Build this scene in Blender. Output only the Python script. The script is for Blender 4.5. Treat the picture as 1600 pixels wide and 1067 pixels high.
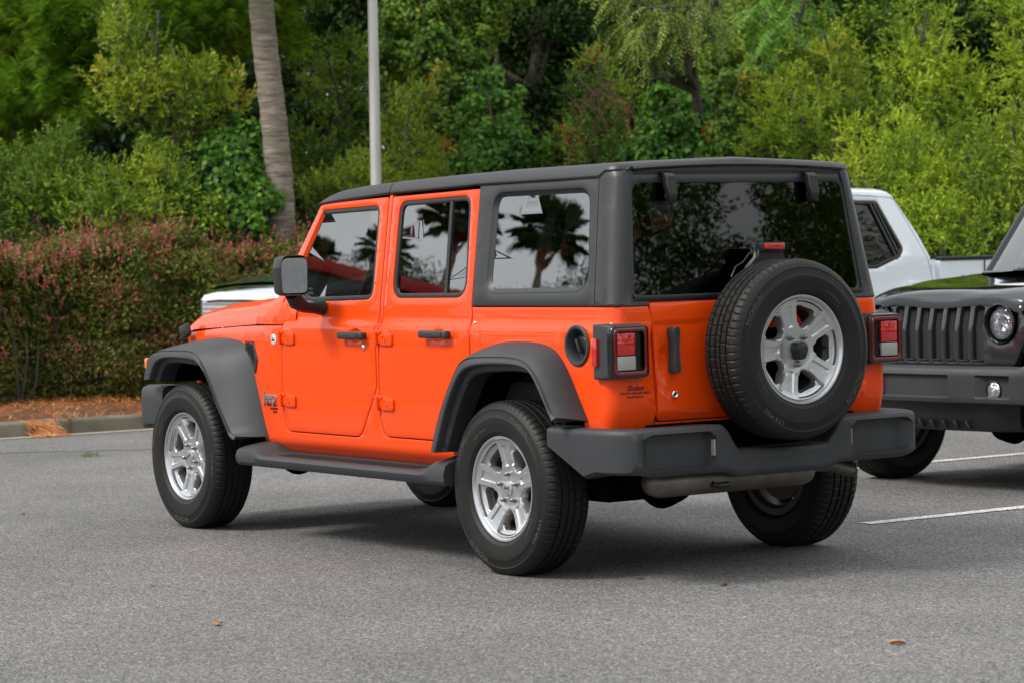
import bpy, bmesh, math, random
import numpy as np
from mathutils import Vector, Matrix, geometry

for _o in list(bpy.data.objects): bpy.data.objects.remove(_o, do_unlink=True)
SC = bpy.context.scene
COL = SC.collection
R = math.radians

# ------------------------------------------------------------------ camera
CAM = np.array([-9.771, 7.567, 1.426]); YAW, PITCH, ROLL, FPX = -0.6049, -0.03276, -0.02494, 4171.6
_f = np.array([math.cos(PITCH)*math.cos(YAW), math.cos(PITCH)*math.sin(YAW), math.sin(PITCH)])
_r0 = np.array([math.sin(YAW), -math.cos(YAW), 0.]); _u0 = np.cross(_r0, _f)
CR = _r0*math.cos(ROLL)+_u0*math.sin(ROLL); CU = -_r0*math.sin(ROLL)+_u0*math.cos(ROLL); CF = _f
cd = bpy.data.cameras.new('camera'); cam = bpy.data.objects.new('camera', cd); COL.objects.link(cam)
cam.matrix_world = Matrix(((CR[0], CU[0], -CF[0], CAM[0]), (CR[1], CU[1], -CF[1], CAM[1]), (CR[2], CU[2], -CF[2], CAM[2]), (0, 0, 0, 1)))
cd.sensor_width = 36; cd.lens = FPX/1600*36; cd.clip_start = .1; cd.clip_end = 2000
cd.dof.use_dof = True; cd.dof.focus_distance = 12.6; cd.dof.aperture_fstop = 4.8
SC.camera = cam

# ------------------------------------------------------------------ sky, sun, exposure
SUN_EL, SUN_AZ = R(48), R(74)      # bright veiled sun; azimuth measured from +X towards +Y
W = bpy.data.worlds.new('World'); SC.world = W; W.use_nodes = True
nt = W.node_tree; nt.nodes.clear(); N = nt.nodes.new; L = nt.links.new
sky = N('ShaderNodeTexSky'); sky.sky_type = 'NISHITA'; sky.sun_disc = False
sky.sun_elevation = SUN_EL; sky.sun_rotation = math.pi/2-SUN_AZ; sky.dust_density = 2.0
tc = N('ShaderNodeTexCoord'); mp = N('ShaderNodeMapping'); mp.inputs['Scale'].default_value = (1, 1, 3.2)
no = N('ShaderNodeTexNoise'); no.inputs['Scale'].default_value = 2.1; no.inputs['Detail'].default_value = 6; no.inputs['Roughness'].default_value = .55
cr = N('ShaderNodeValToRGB'); cr.color_ramp.elements[0].position = .33; cr.color_ramp.elements[1].position = .68
cr.color_ramp.elements[0].color = (8.5, 9.0, 9.6, 1); cr.color_ramp.elements[1].color = (16.5, 16.6, 16.6, 1)
mx = N('ShaderNodeMix'); mx.data_type = 'RGBA'; mx.inputs[0].default_value = .86
bg = N('ShaderNodeBackground'); bg.inputs['Strength'].default_value = .085; wo = N('ShaderNodeOutputWorld')
L(tc.outputs['Generated'], mp.inputs['Vector']); L(mp.outputs['Vector'], no.inputs['Vector']); L(no.outputs['Fac'], cr.inputs['Fac'])
L(sky.outputs['Color'], mx.inputs[6]); L(cr.outputs['Color'], mx.inputs[7]); L(mx.outputs[2], bg.inputs['Color']); L(bg.outputs['Background'], wo.inputs['Surface'])
sl = bpy.data.lights.new('sun', 'SUN'); so = bpy.data.objects.new('sun', sl); COL.objects.link(so)
sl.energy = 2.3; sl.angle = R(16); sl.color = (1, .95, .87)
sd = Vector((math.cos(SUN_EL)*math.cos(SUN_AZ), math.cos(SUN_EL)*math.sin(SUN_AZ), math.sin(SUN_EL)))
so.rotation_euler = sd.to_track_quat('Z', 'Y').to_euler(); so.location = (0, 0, 30)
SC.view_settings.view_transform = 'Standard'; SC.view_settings.look = 'None'; SC.view_settings.gamma = 1
SC.view_settings.exposure = 0.45

# ------------------------------------------------------------------ helpers: backprojection of a traced pixel onto a real plane
def ray(px, py): return CF + CR*((px-800)/FPX) - CU*((py-533.5)/FPX)
def onp(px, py, ax, v):
    d = ray(px, py); t = (v-CAM[ax])/d[ax]; return CAM+t*d
def at_depth(px, py, dist): d = ray(px, py); return CAM+d*dist

# ------------------------------------------------------------------ materials
def mat(name, col=(.5, .5, .5), rough=.5, metal=0., coat=0., spec=.5, nz=None, bump=None, trans=0., ior=None, island=None, sss=None, alpha=None, emis=None):
    m = bpy.data.materials.new(name); m.use_nodes = True; t = m.node_tree; b = t.nodes['Principled BSDF']
    b.inputs['Base Color'].default_value = (*col, 1); b.inputs['Roughness'].default_value = rough; b.inputs['Metallic'].default_value = metal
    b.inputs['Coat Weight'].default_value = coat; b.inputs['Coat Roughness'].default_value = .04; b.inputs['Specular IOR Level'].default_value = spec
    if ior: b.inputs['IOR'].default_value = ior
    if trans: b.inputs['Transmission Weight'].default_value = trans
    if emis: b.inputs['Emission Color'].default_value = (*emis[0], 1); b.inputs['Emission Strength'].default_value = emis[1]
    c = t.nodes.new('ShaderNodeTexCoord')
    if nz:      # (scale, amount, colour2) large soft variation of the colour the thing itself has
        n = t.nodes.new('ShaderNodeTexNoise'); n.inputs['Scale'].default_value = nz[0]; n.inputs['Detail'].default_value = 5
        r = t.nodes.new('ShaderNodeValToRGB'); r.color_ramp.elements[0].position = .5-nz[1]; r.color_ramp.elements[1].position = .5+nz[1]
        r.color_ramp.elements[0].color = (*col, 1); r.color_ramp.elements[1].color = (*nz[2], 1)
        t.links.new(c.outputs['Object'], n.inputs['Vector']); t.links.new(n.outputs['Fac'], r.inputs['Fac']); t.links.new(r.outputs['Color'], b.inputs['Base Color'])
    if bump:    # (scale, strength, distance)
        n = t.nodes.new('ShaderNodeTexNoise'); n.inputs['Scale'].default_value = bump[0]; n.inputs['Detail'].default_value = 3
        bp = t.nodes.new('ShaderNodeBump'); bp.inputs['Strength'].default_value = bump[1]; bp.inputs['Distance'].default_value = bump[2]
        t.links.new(c.outputs['Object'], n.inputs['Vector']); t.links.new(n.outputs['Fac'], bp.inputs['Height']); t.links.new(bp.outputs['Normal'], b.inputs['Normal'])
    return m

def leaf_mat(name, cols, rough=.45, transl=.35, nscale=.9):
    """every leaf (mesh island) gets its own colour out of a ramp, shifted by a soft noise over the plant"""
    m = bpy.data.materials.new(name); m.use_nodes = True; t = m.node_tree; b = t.nodes['Principled BSDF']; o = t.nodes['Material Output']
    g = t.nodes.new('ShaderNodeNewGeometry'); c = t.nodes.new('ShaderNodeTexCoord'); n = t.nodes.new('ShaderNodeTexNoise'); n.inputs['Scale'].default_value = nscale
    n.inputs['Detail'].default_value = 3
    ma = t.nodes.new('ShaderNodeMath'); ma.operation = 'MULTIPLY_ADD'; ma.inputs[1].default_value = .55
    mb = t.nodes.new('ShaderNodeMath'); mb.operation = 'MULTIPLY_ADD'; mb.inputs[1].default_value = 1.5; mb.inputs[2].default_value = -.52
    r = t.nodes.new('ShaderNodeValToRGB'); e = r.color_ramp.elements
    while len(e) < len(cols): e.new(.5)
    for i, (p, k) in enumerate(cols): e[i].position = p; e[i].color = (*k, 1)
    t.links.new(c.outputs['Object'], n.inputs['Vector']); t.links.new(n.outputs['Fac'], mb.inputs[0])
    t.links.new(g.outputs['Random Per Island'], ma.inputs[0]); t.links.new(mb.outputs[0], ma.inputs[2]); t.links.new(ma.outputs[0], r.inputs['Fac'])
    b.inputs['Roughness'].default_value = rough; b.inputs['Specular IOR Level'].default_value = .18
    tr = t.nodes.new('ShaderNodeBsdfTranslucent'); ms = t.nodes.new('ShaderNodeMixShader'); ms.inputs[0].default_value = transl
    t.links.new(r.outputs['Color'], b.inputs['Base Color']); t.links.new(r.outputs['Color'], tr.inputs['Color'])
    t.links.new(b.outputs[0], ms.inputs[1]); t.links.new(tr.outputs[0], ms.inputs[2]); t.links.new(ms.outputs[0], o.inputs['Surface'])
    return m

def glass_mat(name, tint, refl_ior=1.75):
    m = bpy.data.materials.new(name); m.use_nodes = True; t = m.node_tree; t.nodes.remove(t.nodes['Principled BSDF']); o = t.nodes['Material Output']
    a = t.nodes.new('ShaderNodeBsdfTransparent'); a.inputs['Color'].default_value = (*tint, 1)
    g = t.nodes.new('ShaderNodeBsdfGlossy'); g.inputs['Roughness'].default_value = 0.0; g.inputs['Color'].default_value = (1, 1, 1, 1)
    f = t.nodes.new('ShaderNodeFresnel'); f.inputs['IOR'].default_value = refl_ior; x = t.nodes.new('ShaderNodeMixShader')
    c = t.nodes.new('ShaderNodeTexCoord'); n = t.nodes.new('ShaderNodeTexNoise'); n.inputs['Scale'].default_value = 4.5
    bp = t.nodes.new('ShaderNodeBump'); bp.inputs['Strength'].default_value = .04; bp.inputs['Distance'].default_value = .004
    t.links.new(c.outputs['Object'], n.inputs['Vector']); t.links.new(n.outputs['Fac'], bp.inputs['Height']); t.links.new(bp.outputs['Normal'], g.inputs['Normal'])
    t.links.new(f.outputs[0], x.inputs[0]); t.links.new(a.outputs[0], x.inputs[1]); t.links.new(g.outputs[0], x.inputs[2]); t.links.new(x.outputs[0], o.inputs['Surface'])
    return m

M = {}
def paint(name, col, rough=.35, coat=.7, spec=.3): return mat(name, col, rough=rough, coat=coat, spec=spec)
M['orange'] = paint('orange_paint', (.82, .062, .0012), .42, .62, .12)
M['black_paint'] = paint('black_paint', (.005, .0055, .006), .06, .3, .4)
M['white_paint'] = paint('white_paint', (.72, .77, .82), .35)
M['grey_paint'] = paint('dark_grey_paint', (.03, .035, .036), .2)
M['plastic'] = mat('grained_grey_plastic', (.021, .023, .026), .58, spec=.5, nz=(3.5, .22, (.034, .036, .040)), bump=(300, .5, .0010))
M['hardtop'] = mat('hardtop_black', (.0085, .0095, .011), .47, spec=.75, bump=(380, .4, .0007))
M['black_plastic'] = mat('black_plastic', (.012, .012, .013), .45)
M['gloss_black'] = mat('gloss_black', (.006, .006, .007), .12, coat=.5)
M['under'] = mat('underbody_black', (.0022, .0022, .0022), .95, spec=.02)
M['seat'] = mat('seat_black', (.02, .02, .021), .7)
M['gap'] = mat('panel_gap', (.02, .006, .004), .8)
M['rubber'] = mat('tyre_rubber', (.0055, .0054, .0053), .55, spec=.32, nz=(5, .3, (.012, .011, .010)), bump=(160, .12, .001))
M['letter'] = mat('tyre_lettering', (.075, .074, .072), .45)
M['alloy'] = mat('silver_alloy', (.54, .55, .565), .30, metal=.8, coat=.25, bump=(300, .05, .0003))
M['barrel'] = mat('dusty_barrel', (.11, .10, .09), .5, metal=.5, nz=(6, .3, (.07, .055, .045)))
M['nut'] = mat('nut_steel', (.22, .22, .22), .35, metal=.8)
M['chrome'] = mat('chrome', (.85, .86, .88), .08, metal=1.)
M['steel'] = mat('dull_steel', (.19, .175, .155), .45, metal=.8, nz=(7, .2, (.10, .085, .07)), bump=(30, .2, .002))
M['brake'] = mat('brake_disc', (.10, .08, .07), .5, metal=.6, nz=(14, .2, (.16, .09, .05)))
M['red_lens'] = mat('red_lens', (.50, .006, .008), .08, coat=1., spec=.6)
M['dark_red_lens'] = mat('dark_red_lens', (.15, .004, .008), .06, coat=1.)
M['clear_lens'] = mat('clear_lens', (.33, .32, .31), .12, coat=1., bump=(90, .5, .004))
M['amber'] = mat('amber_lens', (.85, .20, .02), .12, coat=1.)
M['headlamp'] = mat('headlamp_reflector', (.75, .78, .80), .10, metal=.85, bump=(28, 1., .02))
M['glass_dark'] = glass_mat('privacy_glass', (.035, .04, .038), 3.1)
M['glass_rear'] = glass_mat('rear_privacy_glass', (.03, .034, .032), 1.5)
M['glass_light'] = glass_mat('tinted_glass', (.16, .22, .19), 3.0)
M['glass_wind'] = glass_mat('windshield_glass', (.42, .55, .53), 1.22)
M['mirror'] = mat('mirror_glass', (.55, .60, .63), .03, metal=1.)
M['decal'] = mat('dark_decal', (.10, .015, .010), .5)
M['black_decal'] = mat('black_decal', (.015, .012, .012), .5)
M['white_decal'] = mat('white_decal', (.75, .75, .74), .4)
M['blue_decal'] = mat('blue_decal', (.03, .05, .12), .4)

# ------------------------------------------------------------------ mesh helpers
def link(name, me, m, parent=None, sharp=38):
    o = bpy.data.objects.new(name, me); COL.objects.link(o)
    if m is not None: me.materials.append(m)
    if parent is not None: o.parent = parent
    return o
def raw_mesh(name, v, f, smooth=True, sharp=38):
    me = bpy.data.meshes.new(name); v = np.asarray(v, dtype=np.float32)
    if isinstance(f, np.ndarray):
        k = f.shape[1]; me.vertices.add(len(v)); me.vertices.foreach_set('co', v.ravel()); me.loops.add(f.size); me.loops.foreach_set('vertex_index', f.ravel().astype(np.int32))
        me.polygons.add(len(f)); me.polygons.foreach_set('loop_start', (np.arange(len(f))*k).astype(np.int32)); me.polygons.foreach_set('loop_total', np.full(len(f), k, np.int32))
        me.update(calc_edges=True)
    else:
        me.from_pydata([tuple(map(float, p)) for p in v], [], f)
    if smooth:
        me.polygons.foreach_set('use_smooth', np.ones(len(me.polygons), bool))
        if sharp < 180: me.set_sharp_from_angle(angle=R(sharp))
    me.update(); return me

class MB:
    """collects shapes and links them as ONE mesh object"""
    def __init__(s): s.v = []; s.f = []; s.n = 0
    def add(s, v, f, mx=None, flip=False):
        v = np.asarray(v, float)
        if mx is not None:
            A = np.array(mx); v = v@A[:3, :3].T+A[:3, 3]
        s.v.append(v)
        for q in f:
            q = [int(i)+s.n for i in q]; s.f.append(q[::-1] if flip else q)
        s.n += len(v); return s
    def bm(s, bm, mx=None):
        bm.verts.ensure_lookup_table(); s.add([tuple(v.co) for v in bm.verts], [[v.index for v in f.verts] for f in bm.faces], mx); bm.free(); return s
    def box(s, c, d, r=0., seg=2, rot=None, taper=None):
        bm = bmesh.new(); bmesh.ops.create_cube(bm, size=1)
        for v in bm.verts:
            v.co = Vector((v.co.x*d[0], v.co.y*d[1], v.co.z*d[2]))
            if taper and v.co.z > 0: v.co.x *= taper[0]; v.co.y *= taper[1]
        if r > 0: bmesh.ops.bevel(bm, geom=list(bm.edges), offset=r, segments=seg, profile=.5, affect='EDGES', clamp_overlap=True)
        bm.verts.index_update(); m = Matrix.Translation(Vector(c))
        if rot is not None: m = m @ (rot.to_4x4() if not isinstance(rot, Matrix) else rot.to_4x4())
        return s.bm(bm, m)
    def prism(s, poly, h, mx, r=0.):
        """extrude a 2D polygon (x,y) by h along z, optional bevel, then transform"""
        bm = bmesh.new(); vs = [bm.verts.new((p[0], p[1], 0)) for p in poly]; f = bm.faces.new(vs)
        g = bmesh.ops.extrude_face_region(bm, geom=[f]); 
        for e in g['geom']:
            if isinstance(e, bmesh.types.BMVert): e.co.z += h
        bmesh.ops.recalc_face_normals(bm, faces=bm.faces)
        if r > 0: bmesh.ops.bevel(bm, geom=list(bm.edges), offset=r, segments=2, profile=.5, affect='EDGES', clamp_overlap=True)
        bm.verts.index_update(); return s.bm(bm, mx)
    def lathe(s, prof, mx=None, n=48, caps=True):
        """profile (r, z) round the z axis"""
        a = np.arange(n)*2*np.pi/n; v = []; f = []
        for (r_, z) in prof: v += [(r_*math.cos(t), r_*math.sin(t), z) for t in a]
        for i in range(len(prof)-1):
            for j in range(n):
                k = (j+1) % n; f.append([i*n+j, i*n+k, (i+1)*n+k, (i+1)*n+j])
        if caps:
            if prof[0][0] > 1e-4: f.append(list(range(n))[::-1])
            if prof[-1][0] > 1e-4: f.append([(len(prof)-1)*n+j for j in range(n)])
        return s.add(v, f, mx)
    def tube(s, path, rad, n=10, cap=True):
        P = [np.array(p, float) for p in path]; rs = rad if hasattr(rad, '__len__') else [rad]*len(P); up = np.array([0, 0, 1.]); v = []; f = []
        prev = None
        for i, p in enumerate(P):
            d = P[min(i+1, len(P)-1)]-P[max(i-1, 0)]; d /= np.linalg.norm(d)+1e-9
            if prev is None:
                a = np.cross(d, up); a = np.cross(d, np.array([1., 0, 0])) if np.linalg.norm(a) < .1 else a
            else: a = prev-d*(prev@d)
            a /= np.linalg.norm(a); b = np.cross(d, a); prev = a
            v += [p+rs[i]*(a*math.cos(t)+b*math.sin(t)) for t in np.arange(n)*2*np.pi/n]
        for i in range(len(P)-1):
            for j in range(n): k = (j+1) % n; f.append([i*n+j, i*n+k, (i+1)*n+k, (i+1)*n+j])
        if cap: f.append(list(range(n))[::-1]); f.append([(len(P)-1)*n+j for j in range(n)])
        return s.add(v, f)
    def grid(s, rows, close=False, flip=False):
        """rows: list of equally long point lists -> a lofted skin"""
        m = len(rows[0]); v = [p for r_ in rows for p in r_]; f = []
        for i in range(len(rows)-1):
            for j in range(m-1 if not close else m): k = (j+1) % m; f.append([i*m+j, i*m+k, (i+1)*m+k, (i+1)*m+j])
        return s.add(v, f, flip=flip)
    def build(s, name, m, parent=None, mirror=False, sharp=38, smooth=True):
        v = np.concatenate(s.v); f = s.f
        if mirror: v = v*np.array([1, -1, 1]); f = [q[::-1] for q in f]
        return link(name, raw_mesh(name, v, f, smooth, sharp), m, parent)

def rpoly(pts, n=5):
    """polygon with rounded corners: points (x, y, radius)"""
    out = []; P = [np.array(p[:2], float) for p in pts]; k = len(P)
    for i, p in enumerate(P):
        r_ = pts[i][2] if len(pts[i]) > 2 else 0
        if r_ <= 0: out.append(tuple(p)); continue
        a = P[i-1]-p; b = P[(i+1) % k]-p; la, lb = np.linalg.norm(a), np.linalg.norm(b); a /= la; b /= lb
        ang = math.acos(max(-1, min(1, a@b))); t = min(r_/math.tan(ang/2), la*.49, lb*.49); 
        p0, p1 = p+a*t, p+b*t
        for q in np.linspace(0, 1, n+1): out.append(tuple((1-q)**2*p0+2*q*(1-q)*p+q*q*p1))
    return out
def smooth_line(pts, n=6, closed=False):
    P = [np.array(p, float) for p in pts]; out = []; k = len(P); rng = range(k if closed else k-1)
    for i in rng:
        p0 = P[i-1] if (i > 0 or closed) else P[0]; p1 = P[i]; p2 = P[(i+1) % k]; p3 = P[(i+2) % k] if (i+2 < k or closed) else P[-1]
        for t in np.arange(n)/n:
            out.append(.5*((2*p1)+(-p0+p2)*t+(2*p0-5*p1+4*p2-p3)*t*t+(-p0+3*p1-3*p2+p3)*t**3))
    if not closed: out.append(P[-1])
    return [tuple(q) for q in out]
def resample(pts, n):
    P = np.array(pts, float); d = np.r_[0, np.cumsum(np.linalg.norm(np.diff(P, axis=0), axis=1))]; t = np.linspace(0, d[-1], n)
    return np.stack([np.interp(t, d, P[:, i]) for i in range(P.shape[1])], -1)

def _area(p): p = np.array(p); x, y = p[:, 0], p[:, 1]; return .5*np.sum(x*np.roll(y, -1)-np.roll(x, -1)*y)
def _densify(p, step):
    out = []; k = len(p)
    for i in range(k):
        a = np.array(p[i]); b = np.array(p[(i+1) % k]); n = max(1, int(np.linalg.norm(b-a)/step+.5)); out += [a+(b-a)*t/n for t in range(n)]
    q = [out[0]]
    for a in out[1:]:
        if np.linalg.norm(a-q[-1]) > 1e-4: q.append(a)
    if np.linalg.norm(q[0]-q[-1]) < 1e-4: q.pop()
    return np.array(q)
def _offset(p, d):
    a = p-np.roll(p, 1, 0); b = np.roll(p, -1, 0)-p; a /= np.linalg.norm(a, axis=1)[:, None]+1e-12; b /= np.linalg.norm(b, axis=1)[:, None]+1e-12
    na = np.stack([-a[:, 1], a[:, 0]], -1); nb = np.stack([-b[:, 1], b[:, 0]], -1); m = na+nb; m /= np.linalg.norm(m, axis=1)[:, None]+1e-12
    c = np.clip((m*na).sum(1), .45, 1); return p+m*(d/c)[:, None]
def _inside(pt, poly):
    x, y = pt[:, 0], pt[:, 1]; c = np.zeros(len(pt), bool); k = len(poly)
    for i in range(k):
        x1, y1 = poly[i]; x2, y2 = poly[(i+1) % k]
        if y1 == y2: continue
        m = ((y1 > y) != (y2 > y)) & (x < (x2-x1)*(y-y1)/(y2-y1)+x1); c ^= m
    return c
def _dist(pt, polys):
    d = np.full(len(pt), 1e9)
    for P in polys:
        A = P; B = np.roll(P, -1, 0); AB = B-A; L2 = (AB**2).sum(1)+1e-18
        t = np.clip(((pt[:, None]-A[None])*AB[None]).sum(2)/L2, 0, 1); q = A[None]+t[..., None]*AB[None]
        d = np.minimum(d, np.linalg.norm(pt[:, None]-q, axis=2).min(1))
    return d

def sheet(mb, outline, F, sgn=1, holes=(), r=.006, T=.02, vlines=(), ulines=(), step=.05, extra=(), disp=None, mirror=False, back=False):
    """a panel cut out of the surface F(u,v): rounded rim of radius r, side walls T deep"""
    O = _densify(outline, step); O = O if _area(O) > 0 else O[::-1]
    H = []
    for h in holes:
        h = _densify(h, step*.6); H.append(h if _area(h) < 0 else h[::-1])
    loops = [O]+H; V = []; E = []
    def addloop(P, closed=True):
        b = len(V); V.extend([tuple(q) for q in P]); n = len(P)
        for i in range(n if closed else n-1): E.append((b+i, b+(i+1) % n))
    inner = []
    for P in loops:
        addloop(P)
        if r > 0:
            addloop(_offset(P, r*.3)); Q = _offset(P, r); addloop(Q); inner.append(Q)
        else: inner.append(P)
    def clip_lines(vals, ax):
        for val in vals:
            xs = []
            for Q in inner:
                a = Q; b = np.roll(Q, -1, 0)
                for p, q in zip(a, b):
                    if (p[ax] > val) != (q[ax] > val):
                        t = (val-p[ax])/(q[ax]-p[ax]); xs.append(p[1-ax]+t*(q[1-ax]-p[1-ax]))
            xs.sort()
            for i in range(0, len(xs)-1, 2):
                if xs[i+1]-xs[i] < .008: continue
                n = max(1, int((xs[i+1]-xs[i])/(step*2)+.5)); w = np.linspace(xs[i]+.002, xs[i+1]-.002, n+1)
                addloop([(q, val) if ax == 1 else (val, q) for q in w], False)
    clip_lines(vlines, 1); clip_lines(ulines, 0)
    for ex, cl in extra: addloop(ex, cl)
    res = geometry.delaunay_2d_cdt([Vector(p) for p in V], E, [], 0, 1e-6)
    P = np.array([tuple(p) for p in res[0]]); Fc = [list(f) for f in res[2] if len(f) == 3]; Fa = np.array(Fc)
    cen = P[Fa].mean(1); keep = _inside(cen, O)
    for h in H: keep &= ~_inside(cen, h)
    a = P[Fa[:, 1]]-P[Fa[:, 0]]; b = P[Fa[:, 2]]-P[Fa[:, 0]]; ar = a[:, 0]*b[:, 1]-a[:, 1]*b[:, 0]
    Fa[ar < 0] = Fa[ar < 0][:, ::-1]; keep &= np.abs(ar) > 1e-10; Fa = Fa[keep]
    used = np.unique(Fa); remap = -np.ones(len(P), int); remap[used] = np.arange(len(used)); P = P[used]; Fa = remap[Fa]
    def pos(P): return np.stack([np.asarray(c, float)+0*P[:, 0] for c in F(P[:, 0], P[:, 1])], -1)
    e = 1e-4; X = pos(P); du = pos(P+[e, 0])-pos(P-[e, 0]); dv = pos(P+[0, e])-pos(P-[0, e]); Nn = np.cross(du, dv)*sgn; Nn /= np.linalg.norm(Nn, axis=1)[:, None]+1e-15
    dep = np.zeros(len(P))
    if r > 0:
        d = _dist(P, loops); k = d < r; dep[k] = r-np.sqrt(np.maximum(0, r*r-(r-d[k])**2))
    if disp is not None: dep = dep+disp(P[:, 0], P[:, 1])
    X = X-Nn*dep[:, None]
    ed = {}
    for t in Fa:
        for i in range(3):
            q = (int(t[i]), int(t[(i+1) % 3])); ed[q] = ed.get(q, 0)+1
    bd = [q for q in ed if (q[1], q[0]) not in ed]; nb = len(X); idx = {}; XV = list(X); faces = [list(map(int, t)) for t in Fa]
    if T > 0:
        for (i, j) in bd:
            for q in (i, j):
                if q not in idx: idx[q] = len(XV); XV.append(X[q]-Nn[q]*(T))
            faces.append([j, i, idx[i], idx[j]])
    if sgn < 0: faces = [f[::-1] for f in faces]
    XV = np.array(XV)
    if mirror: XV = XV*np.array([1, -1, 1]); faces = [f[::-1] for f in faces]
    mb.add(XV, faces); return mb

_tc = {}
def text_geo(s, size=1., ext=.0, bold=0., shear=0., spacing=1.):
    k = (s, bold, shear, spacing)
    if k not in _tc:
        cu = bpy.data.curves.new('t', 'FONT'); cu.body = s; cu.size = 1; cu.extrude = .5; cu.offset = bold; cu.shear = shear; cu.space_character = spacing
        cu.align_x = 'CENTER'; cu.align_y = 'CENTER'; cu.resolution_u = 3
        ob = bpy.data.objects.new('t', cu); COL.objects.link(ob); dg = bpy.context.evaluated_depsgraph_get(); me = ob.evaluated_get(dg).to_mesh()
        v = np.array([tuple(p.co) for p in me.vertices]); f = [list(p.vertices) for p in me.polygons]
        ob.evaluated_get(dg).to_mesh_clear(); bpy.data.objects.remove(ob); bpy.data.curves.remove(cu); _tc[k] = (v, f)
    v, f = _tc[k]; v = v*np.array([size, size, 1]); v[:, 2] = (v[:, 2])*ext*2
    return v, f

def empty(name, label, cat, loc=(0, 0, 0), rz=0., group=None):
    o = bpy.data.objects.new(name, None); COL.objects.link(o); o.location = loc; o.rotation_euler = (0, 0, rz); o.empty_display_size = .2
    o['label'] = label; o['category'] = cat
    if group: o['group'] = group
    return o
def tag(o, label=None, cat=None, group=None, kind=None):
    if label: o['label'] = label
    if cat: o['category'] = cat
    if group: o['group'] = group
    if kind: o['kind'] = kind
    return o
# ------------------------------------------------------------------ the body surface of the off-road car (left half; x forward, y left, z up, origin under the rear axle)
_zk = [.40, .44, .495, .515, .53, .85, 1.078, 1.088, 1.120, 1.135, 1.187, 1.74, 1.80]; _yk = [.70, .737, .784, .790, .791, .793, .791, .787, .764, .760, .757, .672, .663]
RC = .062
def YB(x, z): return np.interp(z, _zk, _yk)-np.maximum(0, np.asarray(x)-2.25)*.125
def XR(z): return np.interp(z, [.60, .655, .70, .735, 1.08, 1.12, 1.19, 1.20, 1.74, 1.85], [-.658, -.668, -.690, -.705, -.705, -.699, -.694, -.688, -.622, -.602])
def YL(x, z): return YB(x, z)+np.interp(z, [.5, 1.0], [.004, 0])*0
def F_side(off=0.):
    def F(u, v):
        xc = XR(v)+RC; Y = YB(np.maximum(u, xc), v)+off; s = np.maximum(0, xc-u); a = np.clip(s/RC, 0, math.pi/2)
        return (np.where(u > xc, u, xc-(RC+off)*np.sin(a)), Y-(RC+off)*(1-np.cos(a))-np.maximum(0, s-math.pi*RC/2), v)
    return F
def F_rear(off=0.):                                # u = y, v = z
    def F(u, v): return (XR(v)-off, u, v)
    return F
def ur(y, z): return XR(z)+RC-(math.pi*RC/2+(YB(0, z)-RC-y))      # rear-face point -> unrolled u
def SP(px, py, off=0.):
    y = .78
    for _ in range(25):
        p = onp(px, py, 1, y); y = float(YB(p[0], p[2]))+off
    return (p[0], p[2])
def SPs(l, off=0.): return [SP(a, b, off) for a, b in l]
def RP(px, py, off=0.):                            # pixel on the rear face -> (y, z)
    x = -.70
    for _ in range(20):
        p = onp(px, py, 0, x); x = float(XR(p[2]))-off
    return (p[1], p[2])
VL = [.46, .48, .495, .505, .515, .53, .60, .70, .8, .9, 1.0, 1.078, 1.083, 1.088, 1.104, 1.120, 1.127, 1.135, 1.16, 1.187, 1.3, 1.45, 1.6, 1.74]
UL = [-.705+RC-.0165*i for i in range(0, 7)]
def circle(cx, cy, rx, ry=None, n=28): ry = ry or rx; return [(cx+rx*math.cos(t), cy+ry*math.sin(t)) for t in np.arange(n)*2*np.pi/n]
def ss(t): t = np.clip(t, 0, 1); return t*t*(3-2*t)

D1 = rpoly([(1.722, 1.706, .02), (1.839, 1.697, .02), (2.128, 1.265, .05), (2.090, 1.12, .05), (2.096, .66, .02), (2.060, .556, .07), (1.345, .556, .09), (1.186, .80, .10), (1.196, 1.20, .0), (1.206, 1.55, .0), (1.212, 1.716, .02)], 7)
D2 = rpoly([(1.172, 1.716, .012), (1.158, 1.20, 0), (1.160, .66, .02), (1.120, .567, .09), (.60, .567, .02), (.372, .94, .02), (.374, 1.05, .06), (.400, 1.20, 0), (.424, 1.729, .012)], 7)
W1 = rpoly([(1.885, 1.655, .05), (1.297, 1.665, .035), (1.279, 1.233, .05), (1.935, 1.222, .11), (2.000, 1.40, .03)], 7)
W2 = rpoly([(1.096, 1.678, .05), (.505, 1.688, .055), (.463, 1.242, .07), (1.082, 1.240, .07)], 7)
WQ = rpoly([(.302, 1.700, .075), (-.432, 1.698, .085), (-.492, 1.258, .095), (.290, 1.252, .085)], 8)

def ring_inset(poly, d):
    P = _densify(poly, .03); P = P if _area(P) > 0 else P[::-1]; return [tuple(q) for q in _offset(P, d)]

def arch_rows(C, n=64): return [resample(smooth_line(c, 6), n) for c in C]

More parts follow.
